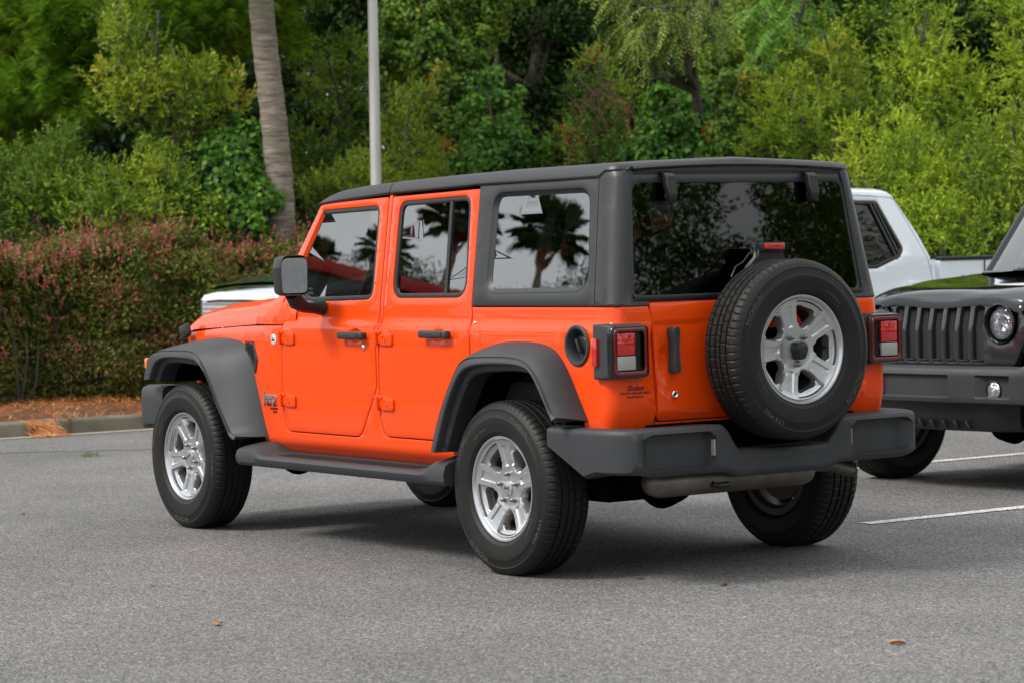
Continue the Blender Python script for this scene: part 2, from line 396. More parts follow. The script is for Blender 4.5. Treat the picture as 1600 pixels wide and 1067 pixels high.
FL_R = dict(
    c0=[(-.536, .700), (-.445, .843), (-.385, .930), (-.318, .993), (-.250, 1.022), (-.150, 1.036), (0, 1.038), (.13, 1.028), (.235, .985), (.330, .900), (.420, .780), (.490, .650), (.530, .520)],
    c1=[(871, 652), (860.4, 635.6), (849.7, 607.6), (836.7, 581.7), (821.6, 565.6), (800, 558.5), (767.8, 557), (735, 558.5), (719, 566), (708, 586), (695, 620), (684, 655), (676, 690), (673.5, 706.7)],
    c2=[(860.4, 658), (854, 642), (843, 616), (830, 588), (819.5, 576), (798, 570), (768, 568.8), (739.7, 571), (721, 579.6), (708, 603), (693.5, 646), (683, 689.5), (678.5, 706.7)])
FL_F = dict(
    c0=[(2.258, .519), (2.330, .660), (2.404, .817), (2.460, .925), (2.521, .985), (2.600, 1.006), (2.750, 1.018), (2.95, 1.020), (3.15, 1.008), (3.28, .985), (3.350, .940), (3.385, .870), (3.400, .800)],
    c1=[(371, 681.5), (362.4, 676), (355, 659), (341.8, 627.4), (328.7, 591.8), (317.4, 567.5), (310, 556), (300.6, 549.7), (285.6, 547.3), (262, 547.5), (248, 548.5), (238, 552), (232, 559), (228, 574), (225, 592)],
    c2=[(364, 686.5), (357.7, 681), (351, 665), (336, 629.3), (323, 593.7), (313.7, 575), (306, 565.5), (295, 561), (272.5, 558.5), (256, 559), (247, 562), (240.6, 569), (236, 580), (233, 593)])
FL_R['c1'] = [tuple(onp(a, b, 1, .925)[[0, 2]]) for a, b in FL_R['c1']]; FL_R['c2'] = [tuple(onp(a, b, 1, .940)[[0, 2]]) for a, b in FL_R['c2']]
FL_F['c1'] = [tuple(onp(a, b, 1, .925)[[0, 2]]) for a, b in FL_F['c1']]; FL_F['c2'] = [tuple(onp(a, b, 1, .940)[[0, 2]]) for a, b in FL_F['c2']]

def flare_mb(D, front):
    C0, C1, C2 = [resample(smooth_line(D[k], 6), 72) for k in ('c0', 'c1', 'c2')]
    cen = C2.mean(0)-[0, .25]
    def outw(c, d): w = c-cen; return c+w/np.linalg.norm(w, axis=1)[:, None]*d
    def y0(c): return (YB(c[:, 0], c[:, 1])-.012) if not front else np.where(c[:, 0] > 2.6, YB(c[:, 0], c[:, 1])-.012-(c[:, 0]-2.6)*.10, YB(c[:, 0], c[:, 1])-.012)
    def row(c, y): return np.stack([c[:, 0], y+0*c[:, 0], c[:, 1]], -1)
    Y0 = y0(C0); rows = []
    for t, b in ((0, 0.), (.12, .004), (.3, .008), (.5, .009), (.68, .0085), (.82, .006), (.92, .003), (1, 0)):
        rows.append(row(outw(C0*(1-t)+C1*t, b), Y0*(1-t)+.926*t+.012*math.sin(math.pi*t)))
    rows.append(row(outw(C1, -.0025), .922)); rows.append(row(outw(C1, -.006), .924)); rows.append(row(outw(C1, -.009), .931))
    rows.append(row(C1*.5+C2*.5, .938)); rows.append(row(outw(C2, .006), .941)); rows.append(row(C2, .938)); rows.append(row(outw(C2, -.004), .930)); rows.append(row(outw(C2, -.006), .905))
    rows.append(row(outw(C2, -.028), .900)); rows.append(row(outw(C2, -.034), .893)); rows.append(row(outw(C2, -.034), .80))
    m = MB(); m.grid([list(r) for r in rows], flip=False)
    # close both ends
    k = len(rows)
    for e in (0, 71): m.add([r[e] for r in rows], [list(range(k)) if e else list(range(k))[::-1]])
    return m, C2, outw

def tyre_geo():
    n = 432; prof = [(.205, .080), (.2365, .094), (.240, .104), (.255, .1145), (.262, .1150), (.290, .1222), (.318, .1215), (.322, .1190), (.350, .1145), (.354, .1160), (.366, .110), (.378, .101), (.386, .090), (.3895, .078)]
    tread = [(.391, .070), (.391, .060), (.383, .058), (.383, .051), (.391, .049), (.391, .022), (.383, .020), (.383, .012), (.391, .010), (.3912, 0)]
    half = prof+tread; prof = half+[(r_, -z) for r_, z in half[::-1][1:]]
    a = np.arange(n)*2*np.pi/n; v = []; f = []
    for (r_, z) in prof:
        for i, t in enumerate(a):
            rr = r_
            if i % 6 == 0 and (.062 < abs(z) < .108) and r_ > .37: rr -= .0045
            if (i+3*int(z > 0)) % 8 == 0 and abs(z) < .062 and r_ > .39: rr -= .0035
            v.append((rr*math.cos(t), rr*math.sin(t), z))
    for i in range(len(prof)-1):
        for j in range(n): k = (j+1) % n; f.append([i*n+j, i*n+k, (i+1)*n+k, (i+1)*n+j])
    return v, f
def arc_text(mb, s, r0, size, z, ang, ext=.0012):
    v, f = text_geo(s, size, ext, spacing=1.12); q = v.copy(); th = ang-v[:, 0]/r0; rr = r0+v[:, 1]
    q[:, 0] = rr*np.cos(th); q[:, 1] = rr*np.sin(th); q[:, 2] = v[:, 2]+z; mb.add(q, f)
def rim_geo():
    m = MB()
    m.lathe([(.2165, .084), (.223, .094), (.2285, .1015), (.235, .102), (.2365, .096), (.236, .088)], n=96, caps=False)
    wins = []
    for k in range(5):
        c = math.pi/2+k*2*math.pi/5
        loc = [(.096, -.110, .010), (.096, .110, .010), (.128, .285, .010), (.165, .345, .012), (.188, .250, .014), (.188, -.250, .014), (.165, -.345, .012), (.128, -.285, .010)]
        pts = [(r_*math.cos(c+a), r_*math.sin(c+a), q) for r_, a, q in loc]; wins.append(rpoly(pts, 4))
    extra = []; pk = []
    for k in range(5):
        c = math.pi/2+math.pi/5+k*2*math.pi/5; A = np.array([[math.cos(c), -math.sin(c)], [math.sin(c), math.cos(c)]])
        for g in (0, .006):
            q = np.array(rpoly([(.098+g, -.014+g, .005), (.194-g, -.023+g, .006), (.194-g, .023-g, .006), (.098+g, .014-g, .005)], 3)); extra.append((_densify([tuple(w) for w in q@A.T], .012), True))
        pk.append((c, A))
        for sg in (1, -1):
            for g in (0, .004, .008): q = np.array([(x_, sg*(.034+(x_-.1)*.13+g)) for x_ in np.linspace(.120, .207, 9)]); extra.append((q@A.T, False))
    for rr in (.180, .188, .196, .204, .210): extra.append((_densify(circle(0, 0, rr, n=80), .016), True))
    for rr in (.05, .075, .085, .215*.45): extra.append((_densify(circle(0, 0, rr, n=40), .02), True))
    def F(u, v):
        r_ = np.hypot(u, v); return (u, v, np.interp(r_, [0, .045, .075, .10, .15, .19, .207, .217], [.064, .064, .060, .066, .074, .082, .087, .094]))
    def disp(u, v):
        d = np.zeros(len(u))
        for c, A in pk:
            p = np.stack([u, v], -1)@A; x, y = p[:, 0], p[:, 1]; hw = .014+(x-.098)/.096*.009
            d = np.maximum(d, .0075*ss(np.minimum(np.minimum(x-.098, .194-x), hw-np.abs(y))/.006))
        r_ = np.hypot(u, v); lat = np.full(len(u), 9.)
        for c, A in pk:
            p = np.stack([u, v], -1)@A; lat = np.minimum(lat, np.where(p[:, 0] > 0, np.abs(p[:, 1])-(.034+(p[:, 0]-.1)*.13), 9.))
        return d+.017*ss(lat/.008)*ss((r_-.108)/.02)*ss((.2115-r_)/.010)
    sheet(m, circle(0, 0, .2175, n=90), F, 1, holes=wins, r=.006, T=.032, step=.014, extra=extra, disp=disp)
    return m
_wheel = {}
def wheel_data():
    if _wheel: return _wheel
    m = MB(); v, f = tyre_geo(); m.add(v, f); _wheel['tyre'] = raw_mesh('tyre', np.concatenate(m.v), m.f, True, 28); _wheel['tyre'].materials.append(M['rubber'])
    _wheel['letters'] = []
    for s, r0, sz, z, a in [('MICHELIN', .3360, .031, .1172, 1.0), ('MICHELIN', .3360, .031, .1172, 1.0+math.pi), ('LTX M/S2', .3360, .027, .1172, 1.0-math.pi/2), ('LTX M/S2', .3360, .027, .1172, 1.0+math.pi/2), ('LT 245/75 R17', .278, .015, .1195, 2.5), ('RADIAL TUBELESS', .278, .012, .1195, 5.2)]:
        m = MB(); arc_text(m, s, r0, sz, z, a); me = raw_mesh('sidewall_lettering', np.concatenate(m.v), m.f, False); me.materials.append(M['letter']); _wheel['letters'].append(me)
    m = rim_geo(); _wheel['rim'] = raw_mesh('rim', np.concatenate(m.v), m.f, True, 32); _wheel['rim'].materials.append(M['alloy'])
    m = MB(); m.lathe([(.205, -.100), (.236, -.100), (.236, -.092), (.222, -.088), (.196, -.075), (.192, .02), (.2175, .070)], n=72, caps=False); m.lathe([(.2165, .068), (.187, .02), (.190, -.073), (.218, -.088), (.205, -.100)], n=72, caps=False)
    _wheel['barrel'] = raw_mesh('barrel', np.concatenate(m.v), m.f, True, 32); _wheel['barrel'].materials.append(M['barrel'])
    m = MB(); m.lathe([(.0115, .052), (.0110, .066), (.0092, .072), (.0088, .080), (.005, .084), (.0, .0845)], n=12)
    _wheel['nuts'] = raw_mesh('lug_nut', np.concatenate(m.v), m.f, True, 30); _wheel['nuts'].materials.append(M['nut'])
    m = MB(); m.lathe([(.034, .058), (.034, .068), (.031, .073), (.018, .0765), (0, .0775)], n=32)
    _wheel['cap'] = raw_mesh('centre_cap', np.concatenate(m.v), m.f, True, 40); _wheel['cap'].materials.append(M['alloy'])
    m = MB(); v, f = text_geo('Jeep', .021, .0012, bold=.02); v = v+[0, 0, .0772]; m.add(v, f)
    _wheel['logo'] = raw_mesh('cap_lettering', np.concatenate(m.v), m.f, False); _wheel['logo'].materials.append(M['steel'])
    m = MB(); m.lathe([(.165, -.055), (.165, -.030), (.08, -.030), (.075, -.01), (.06, .03), (0, .03)], n=48, caps=True); m.box((.0, .125, -.04), (.13, .085, .09), .015)
    _wheel['brake'] = raw_mesh('brake_disc', np.concatenate(m.v), m.f, True, 30); _wheel['brake'].materials.append(M['brake'])
    m = MB(); m.tube([(.0, .178, .02), (.0, .172, .066)], .0045, 8); _wheel['valve'] = raw_mesh('valve_stem', np.concatenate(m.v), m.f, True, 30); _wheel['valve'].materials.append(M['black_plastic'])
    return _wheel
def wheel(parent, loc, axis_rot, spin=0., spare=False, steer=0., name=None):
    d = wheel_data(); e = bpy.data.objects.new(name or ('spare_wheel' if spare else 'wheel'), None); COL.objects.link(e); e.parent = parent; e.empty_display_size = .1
    e.matrix_local = Matrix.Translation(loc) @ Matrix.Rotation(steer, 4, 'Z') @ axis_rot @ Matrix.Rotation(spin, 4, 'Z')
    for k, nm in (('tyre', 'tyre'), ('letters', 'sidewall_lettering'), ('rim', 'rim'), ('barrel', 'rim_barrel'), ('nuts', 'lug_nut'), ('cap', 'centre_cap'), ('logo', 'cap_lettering'), ('brake', 'brake_disc'), ('valve', 'valve_stem')):
        if spare and k in ('cap', 'logo', 'brake', 'nuts'): continue
        if k == 'letters':
            for me in d[k]: o = bpy.data.objects.new(nm, me); COL.objects.link(o); o.parent = e
            continue
        if k == 'nuts':
            for i in range(5): a = math.pi/2+math.pi/5+i*2*math.pi/5; o = bpy.data.objects.new(nm, d[k]); COL.objects.link(o); o.parent = e; o.location = (.0635*math.cos(a), .0635*math.sin(a), 0)
            continue
        o = bpy.data.objects.new(nm, d[k]); COL.objects.link(o); o.parent = e
        if k == 'valve': o.matrix_local = Matrix.Rotation(0, 4, 'Z')
    return e

def sweep(mb, path, prof_fn, close_ends=True, flip=False):
    """path: list of (x, y) in plan, profile: list of (inset, z) per station, inset measured to the left of the walking direction"""
    P = np.array(path, float); n = len(P); rows = []; d = np.r_[0, np.cumsum(np.linalg.norm(np.diff(P, axis=0), axis=1))]
    for i in range(n):
        t = P[min(i+1, n-1)]-P[max(i-1, 0)]; t /= np.linalg.norm(t); nn = np.array([-t[1], t[0]]); rows.append([(P[i][0]+nn[0]*a, P[i][1]+nn[1]*a, z) for a, z in prof_fn(i, d[i], P[i])])
    mb.grid(rows, flip=flip)
    if close_ends:
        k = len(rows[0]); mb.add(rows[0], [list(range(k))[::-1] if not flip else list(range(k))]); mb.add(rows[-1], [list(range(k)) if not flip else list(range(k))[::-1]])
    return mb

def hinge_mb(x0, x1, z, Y):
    """door hinge: barrel at the panel gap, a flat leaf spreading over the door"""
    m = MB(); cx = (x0+x1)/2
    lw = abs(x0-x1)
    leaf = rpoly([(0, -.020, .006), (-.045, -.034, .01), (-lw*.80, -.034, .012), (-lw*.80, .022, .012), (-.05, .034, .008), (0, .036, .006)], 3)
    Mx = Matrix(((1, 0, 0, x0-.02), (0, 0, 1, Y-.004), (0, 1, 0, z), (0, 0, 0, 1)))
    m.prism(leaf, .016, Mx, r=.004)
    leaf2 = rpoly([(.03, .012, .005), (.03, .034, .006), (-.04, .038, .01), (-.04, .018, .01)], 3); m.prism(leaf2, .020, Mx, r=.004)
    m.tube([(x0-.022, Y+.016, z-.036), (x0-.022, Y+.016, z+.030)], .0105, 10)
    for dx, dz in ((-.055, .008), (-.075, -.012)): m.lathe([(.0045, 0), (.0045, .004), (0, .005)], Matrix.Translation((x0-.02+dx, Y+.012, z+dz)) @ Matrix.Rotation(-math.pi/2, 4, 'X'), n=8)
    return m

def jeep(root, P, detail='rear', letters=True):
    """builds the parts of the hard-topped off-road car under root; P = paint"""
    PT = M[P]
    for s in (0, 1):
        mir = bool(s); tagside = s
        # ---- body side with rear quarter and tail corner
        O = [(ur(.553, .66), .655), (-.50, .655)]
        O += [(-.505, .70), (-.455, .775), (-.40, .86), (-.34, .93), (-.26, .962), (-.1, .972), (.1, .968), (.2, .945), (.29, .88), (.37, .78), (.45, .64), (.495, .53), (.50, .445)]
        O += [(2.31, .445), (2.325, .53), (2.40, .68), (2.47, .82), (2.56, .93), (2.75, .965), (3.05, .965), (3.36, .93), (3.375, 1.036), (3.0, 1.060), (2.60, 1.080), (2.43, 1.086), (2.09, 1.091)]
        fr = [(2.101, .66), (2.066, .5515), (1.342, .5515), (1.181, .80)]
        fr = [q for q in rpoly([(2.101, 1.09, 0), (2.1015, .66, .02), (2.065, .551, .07), (1.3425, .551, .09), (1.1805, .80, .10), (1.1905, 1.20, 0), (1.2065, 1.725, 0)], 7)]
        O += fr[1:]
        st = [q for q in rpoly([(1.1775, 1.725, 0), (1.1635, 1.20, 0), (1.1655, .66, .02), (1.1245, .562, .09), (.597, .562, .02), (.3665, .94, .02), (.3685, 1.05, .06), (.393, 1.185, 0)], 7)]
        O += st
        O += [(-.5, 1.187), (ur(.66, 1.187), 1.187), (ur(.579, 1.187), 1.187), (ur(.565, 1.10), 1.10), (ur(.553, .74), .74)]
        m = MB(); fuel = circle(-.468, 1.024, .080, .080, 32)
        dz = [(_densify(circle(ur(.60, 1), .995, .10, .125, 24), .03), True)]
        lc = ur(.735, 1.0)
        def disp(u, v, lc=lc): return .012*ss(1-np.maximum(np.abs(u-(lc+.015))-.125, np.abs(v-.997)-.118)/.012) if True else 0
        ex = [(_densify(rpoly([(lc+.015-.125-g, .997-.118-g, .03), (lc+.015+.125+g, .997-.118-g, .03), (lc+.015+.125+g, .997+.118+g*.6, .03), (lc+.015-.125-g, .997+.118+g*.6, .03)], 4), .025), True) for g in (0, .006, .012)]
        ex = []
        sheet(m, O, F_side(), -1, holes=[fuel], r=.004, T=.025, vlines=VL[:20], ulines=UL, step=.05, extra=ex)
        m.build('body', PT, root, mir)
        # ---- fuel filler
        mm = Matrix.Translation((-.468, float(YB(0, 1.024)), 1.024)) @ Matrix.Rotation(-math.pi/2, 4, 'X')
        if not mir:
            m = MB(); m.lathe([(.088, -.002), (.089, .006), (.084, .011), (.074, .010), (.069, .003), (.064, -.045), (0, -.048)], mm, n=40, caps=False); ff = m.build('fuel_filler_cup', M['plastic'], root)
            m = MB(); m.lathe([(.040, -.044), (.040, -.022), (.036, -.018), (0, -.016)], mm, n=28); m.box((0, 0, 0), (.016, .066, .022), .005); 
            v = m.v[-1]; m.v[-1] = (v@np.array(Matrix.Rotation(.5, 3, 'Z')).T)@np.array(mm.to_3x3()).T+np.array(mm.translation)+np.array([0, -.008, 0]); m.build('fuel_cap', M['black_plastic'], ff)
        # ---- doors
        for nm, D, Wn, hn in (('front_door', D1, W1, 0), ('rear_door', D2, W2, 1)):
            m = MB(); hc = (1.370, 1.050) if hn == 0 else (.630, 1.063)
            cup = [(_densify(circle(*hc, .052*k, .040*k, 22), .02), True) for k in (1, .8, .55, .3)]
            if hn == 0: sail_lo = 2.0
            def dd(u, v, hc=hc): q = np.hypot((u-hc[0])/.052, (v-hc[1])/.040); return .012*ss((1-q)/.5)
            sheet(m, D, F_side(.002), -1, holes=[ring_inset(Wn, -.012)], r=.007, T=.03, vlines=VL[3:], step=.045, extra=cup, disp=dd)
            d = m.build(nm, PT, root, mir)
            m = MB(); sheet(m, ring_inset(Wn, -.014), F_side(-.004), -1, holes=[ring_inset(Wn, .010)], r=.005, T=.014, vlines=VL[18:], step=.05); m.build('window_seal', M['black_plastic'], d, mir)
            m = MB(); sheet(m, ring_inset(Wn, .007), F_side(-.012), -1, r=0, T=.0, vlines=[1.3, 1.4, 1.5, 1.6], step=.1)
            gl = m.build('window_glass', M['glass_light'] if hn == 0 else M['glass_dark'], d, mir)
            if hn == 1:
                m = MB(); m.grid([[(x, YB(x, z)-.004, z) for z in np.linspace(1.25, 1.678, 8)] for x in (.672-.018, .672+.0)][::1]); 
                rows = []
                for z in np.linspace(1.245, 1.680, 8):
                    x = .636+(z-1.245)*.062; y = float(YB(x, z)); rows.append([(x-.012, y-.014, z), (x-.012, y-.005, z), (x+.012, y-.005, z), (x+.012, y-.014, z)])
                m = MB(); m.grid(rows, flip=True); m.build('window_divider', M['black_plastic'], d, mir)
            else:
                rows = []
                m = MB(); sheet(m, [(2.005, 1.425), (1.952, 1.27), (1.975, 1.245), (2.035, 1.32), (2.028, 1.40)], F_side(.003), -1, r=.003, T=.012, step=.05); m.build('corner_trim', M['plastic'], d, mir)
            # handle: bar with paddle button
            m = MB(); x, z = hc; Y = float(YB(x, z)); 
            m.box((x-.004, Y+.032, z-.002), (.232 if hn == 0 else .238, .026, .036), .011, 3)
            for q in (-.085, .085): m.box((x+q, Y+.014, z-.002), (.038, .04, .030), .008)
            m.box((x-.055, Y+.046, z-.001), (.07, .008, .026), .004); m.box((x+.035, Y+.045, z-.001), (.06, .003, .008), .001)
            m.build('handle', M['plastic'], d, mir)
            if hn == 0:
                m = MB(); m.lathe([(.0135, -.002), (.0135, .006), (.011, .008), (.0, .0085)], Matrix.Translation((1.290, float(YB(0, .992))+.002, .992)) @ Matrix.Rotation(-math.pi/2, 4, 'X'), n=20); m.build('lock', M['chrome'], d, mir)
            for z in ((1.030, .715) if hn == 0 else (1.038, .728)):
                x0 = 2.112 if hn == 0 else 1.180
                hinge_mb(x0, x0-.17, z, float(YB(x0, z))).build('hinge', PT, d, mir)
        # ---- dark backing behind the panel gaps
        m = MB(); sheet(m, [(.36, .56), (1.14, .55), (2.12, .54), (2.13, 1.20), (1.85, 1.66), (1.22, 1.71), (.42, 1.725), (.39, 1.19), (.36, 1.0)], F_side(-.028), -1, holes=[ring_inset(W1, -.004), ring_inset(W2, -.004)], r=0, T=0, vlines=[1.0, 1.187, 1.4], step=.1); m.build('door_frame', M['black_plastic'], root, mir)
        # ---- hardtop side with quarter window
        m = MB(); O = [(.394, 1.191), (.424, 1.744), (-.492, 1.744), (-.549, 1.191)]
        sheet(m, rpoly([(a, b, .004) for a, b in O], 2), F_side(.004), -1, holes=[ring_inset(WQ, -.004)], r=.006, T=.03, vlines=VL[19:], step=.05); ht = m.build('hardtop_side', M['hardtop'], root, mir)
        m = MB()
        rows = []
        A = np.array(ring_inset(WQ, -.004)); B = _offset(A[::-1] if _area(A) < 0 else A, .022)
        for t, o in ((0, .003), (.25, -.004), (.8, -.013), (1, -.017)):
            q = A*(1-t)+B*t; rows.append([(a, float(YB(a, b))+o, b) for a, b in q])
        m.grid(rows, close=True, flip=True); m.build('window_surround', M['hardtop'], ht, mir)
        m = MB(); sheet(m, [tuple(q) for q in _offset(B, -.004)], F_side(-.015), -1, r=0, T=0, vlines=[1.3, 1.4, 1.5, 1.6], step=.1); m.build('quarter_window', M['glass_dark'], ht, mir)
        # ---- hardtop rear corner
        m = MB(); O = [(-.5535, 1.191), (-.4965, 1.744), (-.494, 1.775)]
        O += [(ur(.585, 1.775), 1.775), (ur(.604, 1.70), 1.70), (ur(.652, 1.235), 1.235), (ur(.655, 1.222), 1.222), (ur(.573, 1.222), 1.222), (ur(.573, 1.191), 1.191)]
        UU = [-.705+RC-.0165*i+.04 for i in range(0, 9)]
        sheet(m, O, F_side(.006), -1, r=.006, T=.03, vlines=VL[19:], ulines=UU, step=.04); m.build('hardtop_corner', M['hardtop'], root, mir)
        # ---- fender flares, liners
        for nm, D, fr_ in (('rear_flare', FL_R, False), ('front_flare', FL_F, True)):
            m, C2, outw = flare_mb(D, fr_)
            q = outw(C2, -.036)
            fl = m.build(nm, M['plastic'], root, mir, sharp=30)
            for i in (4, 14, 26, 40, 52, 62, 69): m = MB(); m.lathe([(.007, 0), (.007, .003), (0, .004)], Matrix.Translation((outw(C2, -.017)[i][0], .9005, outw(C2, -.017)[i][1])) @ Matrix.Rotation(-math.pi/2, 4, 'X'), n=8); m.build('bolt', M['black_plastic'], fl, mir)
            m = MB(); rows = [[(a, y, b) for a, b in q] for y in (.80, .50)]; m.grid(rows); m.add([(a, .50, b) for a, b in q], [list(range(len(q)))]); m.build('wheel_well', M['under'], root, mir)
        # amber side marker and vent
        m = MB(); m.box((3.345, .915, .880), (.030, .045, .060), .012, rot=Matrix.Rotation(.0, 3, 'Y')); m.build('side_marker', M['amber'], root, mir)
        V = rpoly([(2.525, .998, .01), (2.425, 1.000, .02), (2.372, .915, .01), (2.404, .835, .01)], 3)
        m = MB(); sheet(m, V, F_side(.008), -1, holes=[ring_inset(V, .012)], r=.004, T=.012, step=.03); ve = m.build('fender_vent', M['plastic'], root, mir)
        m = MB(); rr = ring_inset(V, .010)
        for k in range(16):
            z = .83+.011*k; xs = [a for a, b in rr if abs(b-z) < .02]
            if len(xs) > 1: m.box(((min(xs)+max(xs))/2, float(YB(2.44, z))+.003, z), (max(xs)-min(xs)+.01, .004, .004))
        for k in range(12): m.box((2.38+.012*k, float(YB(2.44, .93))+.002, .94), (.003, .003, .13))
        m.build('vent_mesh', M['black_plastic'], ve, mir)
        m = MB(); sheet(m, ring_inset(V, .008), F_side(.001), -1, r=0, T=0, step=.05); m.build('vent_backing', M['gloss_black'], ve, mir)
        # ---- running board
        m = MB(); secs = []
        def board(x, t):
            rise = .050*ss((x-2.08)/.13)*(1-.35*ss((x-2.30)/.08)) + .062*ss((.62-x)/.12); o = 0*rise
            yo = .935-.010*ss((2.30-x)/-.1); ztop = .437-.0; inn = .72
            pin = 1-.35*ss((x-2.30)/.09)
            return [(x, inn, .425), (x, inn, ztop+.012+rise), (x, .80, ztop+.006+rise), (x, .90, ztop+rise*.75), (x, yo-.012, ztop-.004+rise*.55*1), (x, yo, ztop-.020+rise*.25), (x, yo-.004, .395), (x, yo-.018, .378), (x, .80, .372), (x, inn, .38)]
        xs = list(np.linspace(.40, .70, 14))+list(np.linspace(.8, 2.0, 8))+list(np.linspace(2.05, 2.37, 16))
        rows = [board(x, 0) for x in xs]; m.grid(rows, flip=False); k = len(rows[0]); m.add(rows[0], [list(range(k))[::-1]]); m.add(rows[-1], [list(range(k))])
        bd = m.build('running_board', M['plastic'], root, mir, sharp=32)
        m = MB()
        for i in range(120):
            x = .70+i*.0108
            for j in range(4): m.box((x+.003*j, .815+.022*j, .4425-.0012*j), (.0045, .016, .003))
        m.build('tread_strip', M['tread'], bd, mir)
        # ---- tail light
        m = MB(); F0 = rpoly([(.628, .888, .028), (.832, .888, .034), (.832, 1.112, .034), (.628, 1.112, .028)], 5)
        rows = []
        for x, g, sh in ((-.612, -.004, .0), (-.664, -.006, 0), (-.727, -.003, 0), (-.750, .002, 0), (-.760, .010, 0)):
            q = np.array(F0); c = q.mean(0); q = c+(q-c)*(1-g/.1); q[:, 0] = np.minimum(q[:, 0], .826+ (x+.760)*-.06 if x < -.662 else .815); rows.append([(x, a, b) for a, b in q])
        m.grid(rows, close=True, flip=True)
        tl = m.build('tail_light', M['plastic'] if True else M['gloss_black'], root, mir)
        m = MB(); R1 = rpoly([(.640, .901, .022), (.818, .901, .026), (.818, 1.100, .026), (.640, 1.100, .022)], 5); R2 = rpoly([(.656, .917, .014), (.803, .917, .016), (.803, 1.084, .016), (.656, 1.084, .014)], 5)
        def Fx(x0): return lambda u, v: (x0+0*u, u, v)
        sheet(m, [(a, b) for a, b in F0 if 1], Fx(-.7615), -1, holes=[R2], r=.008, T=.02, step=.04); m.build('lamp_bezel', M['gloss_black'], tl, mir)
        m = MB(); sheet(m, R1, Fx(-.7655), -1, holes=[R2], r=.005, T=.008, step=.04); m.build('lamp_ring', M['dark_red_lens'], tl, mir)
        m = MB(); m.add([(-.747, a, b) for a, b in R2], [list(range(len(R2)))[::-1]]); m.grid([[(x, a, b) for a, b in R2] for x in (-.747, -.762)], close=True); m.build('lamp_recess', M['gloss_black'], tl, mir)
        m = MB(); m.box((-.754, .750, 1.032), (.016, .100, .094), .006); m.build('stop_lens', M['red_lens'], tl, mir)
        m = MB(); m.box((-.754, .750, .952), (.016, .100, .060), .005); m.build('reverse_lens', M['clear_lens'], tl, mir)
        m = MB(); m.box((-.640, .826, .998), (.036, .018, .120), .006); m.build('marker_lens', M['red_lens'], tl, mir)
        # ---- side mirror
        m = MB(); 
        Hs = rpoly([(-.078, -.100, .03), (.072, -.100, .03), (.078, .04, .03), (.066, .100, .035), (-.070, .100, .035)], 5); rows = []
        for x, k in ((1.605, .93), (1.600, .985), (1.612, 1.0), (1.66, .99), (1.70, .93), (1.722, .80), (1.728, .60)): rows.append([(x, .990+a*k+(0 if x < 1.66 else (x-1.66)*-.15), 1.345+b*k) for a, b in Hs])
        m.grid(rows, close=True); m.add(rows[-1], [list(range(len(Hs)))]); m.grid([rows[0], [(1.640, .990+a*.9, 1.345+b*.9) for a, b in Hs]], close=True, flip=True)
        m.tube([(1.67, .965, 1.255), (1.685, .935, 1.215), (1.70, .89, 1.195), (1.71, .82, 1.185), (1.71, .77, 1.18)], [.040, .042, .036, .034, .040], 12)
        mr = m.build('side_mirror', M['black_plastic'], root, mir)
        m = MB(); q = [(1.606+a*.24-b*.09, .990+a*.86, 1.345+b*.86) for a, b in Hs]; m.add(q, [list(range(len(q)))[::-1]]); m.build('mirror_glass', M['mirror'], mr, mir)
        # ---- windscreen pillar
        m = MB(); rows = []
        for t in np.linspace(0, 1, 9):
            x = 2.245+(1.852-2.245)*t; z = 1.175+(1.712-1.175)*t; y = float(YB(min(x, 2.25), z)); 
            rows.append([(x-.13+.05*t, y-.02, z+.02*(1-t)), (x-.105+.05*t, y+.001, z+.02*(1-t)), (x-.02, y-.001, z), (x+.004, y-.010, z), (x+.010, y-.03, z), (x-.02, y-.085, z)])
        m.grid(rows); m.build('windscreen_pillar', PT, root, mir)
    # ---- wheels
    RX = Matrix.Rotation(-math.pi/2, 4, 'X')      # wheel axis z -> +y
    RXr = Matrix.Rotation(math.pi/2, 4, 'X')
    wz = .386
    wheel(root, (0, .785, wz), RX, R(2)); wheel(root, (3.008, .785, wz), RX, R(28), steer=R(0))
    wheel(root, (0, -.785, wz), RXr, R(20)); wheel(root, (3.008, -.785, wz), RXr, R(50))
    # ---- hood (two-crease loft)
    m = MB(); rows = []
    for x in np.linspace(2.392, 3.405, 22):
        t = (x-2.392)/1.0; w = float(YB(x, 1.08))-.004; zs = 1.093-.043*t-.012*max(0, t-.9)*10; zt = 1.225-.052*t-.014*float(ss((t-.45)/.3))-.072*max(0, (t-.72)/.3)**2.2; zc = 1.202-.040*t-.030*max(0, (t-.72)/.3)**2.2; zq = zt*.45+zc*.55+.003
        fr_ = max(0, (t-.9)/.1); zc -= .03*fr_**2; 
        half = [(x, w, zs), (x, w-.008, zs+(zt-zs)*.38), (x, w-.030, zs+(zt-zs)*.72), (x, w-.075, zt-.010), (x, w-.14, zt), (x, w-.30, zq), (x, 0, zc)]
        rows.append(half+[(a, -b, c) for a, b, c in half[::-1][1:]])
    # nose roll
    last = rows[-1]; rows.append([(a+.018, b*.985, c-.018 if i not in (0, len(last)-1) else c) for i, (a, b, c) in enumerate(last)]); rows.append([(a+.026, b*.98, min(c-.05, 1.104) if 0 < i < len(last)-1 else c-.002) for i, (a, b, c) in enumerate(last)])
    m.grid([smooth_line(r_, 3) for r_ in rows]); m.build('hood', PT, root, sharp=50)
    # cowl between hood and windscreen
    m = MB(); rows = []
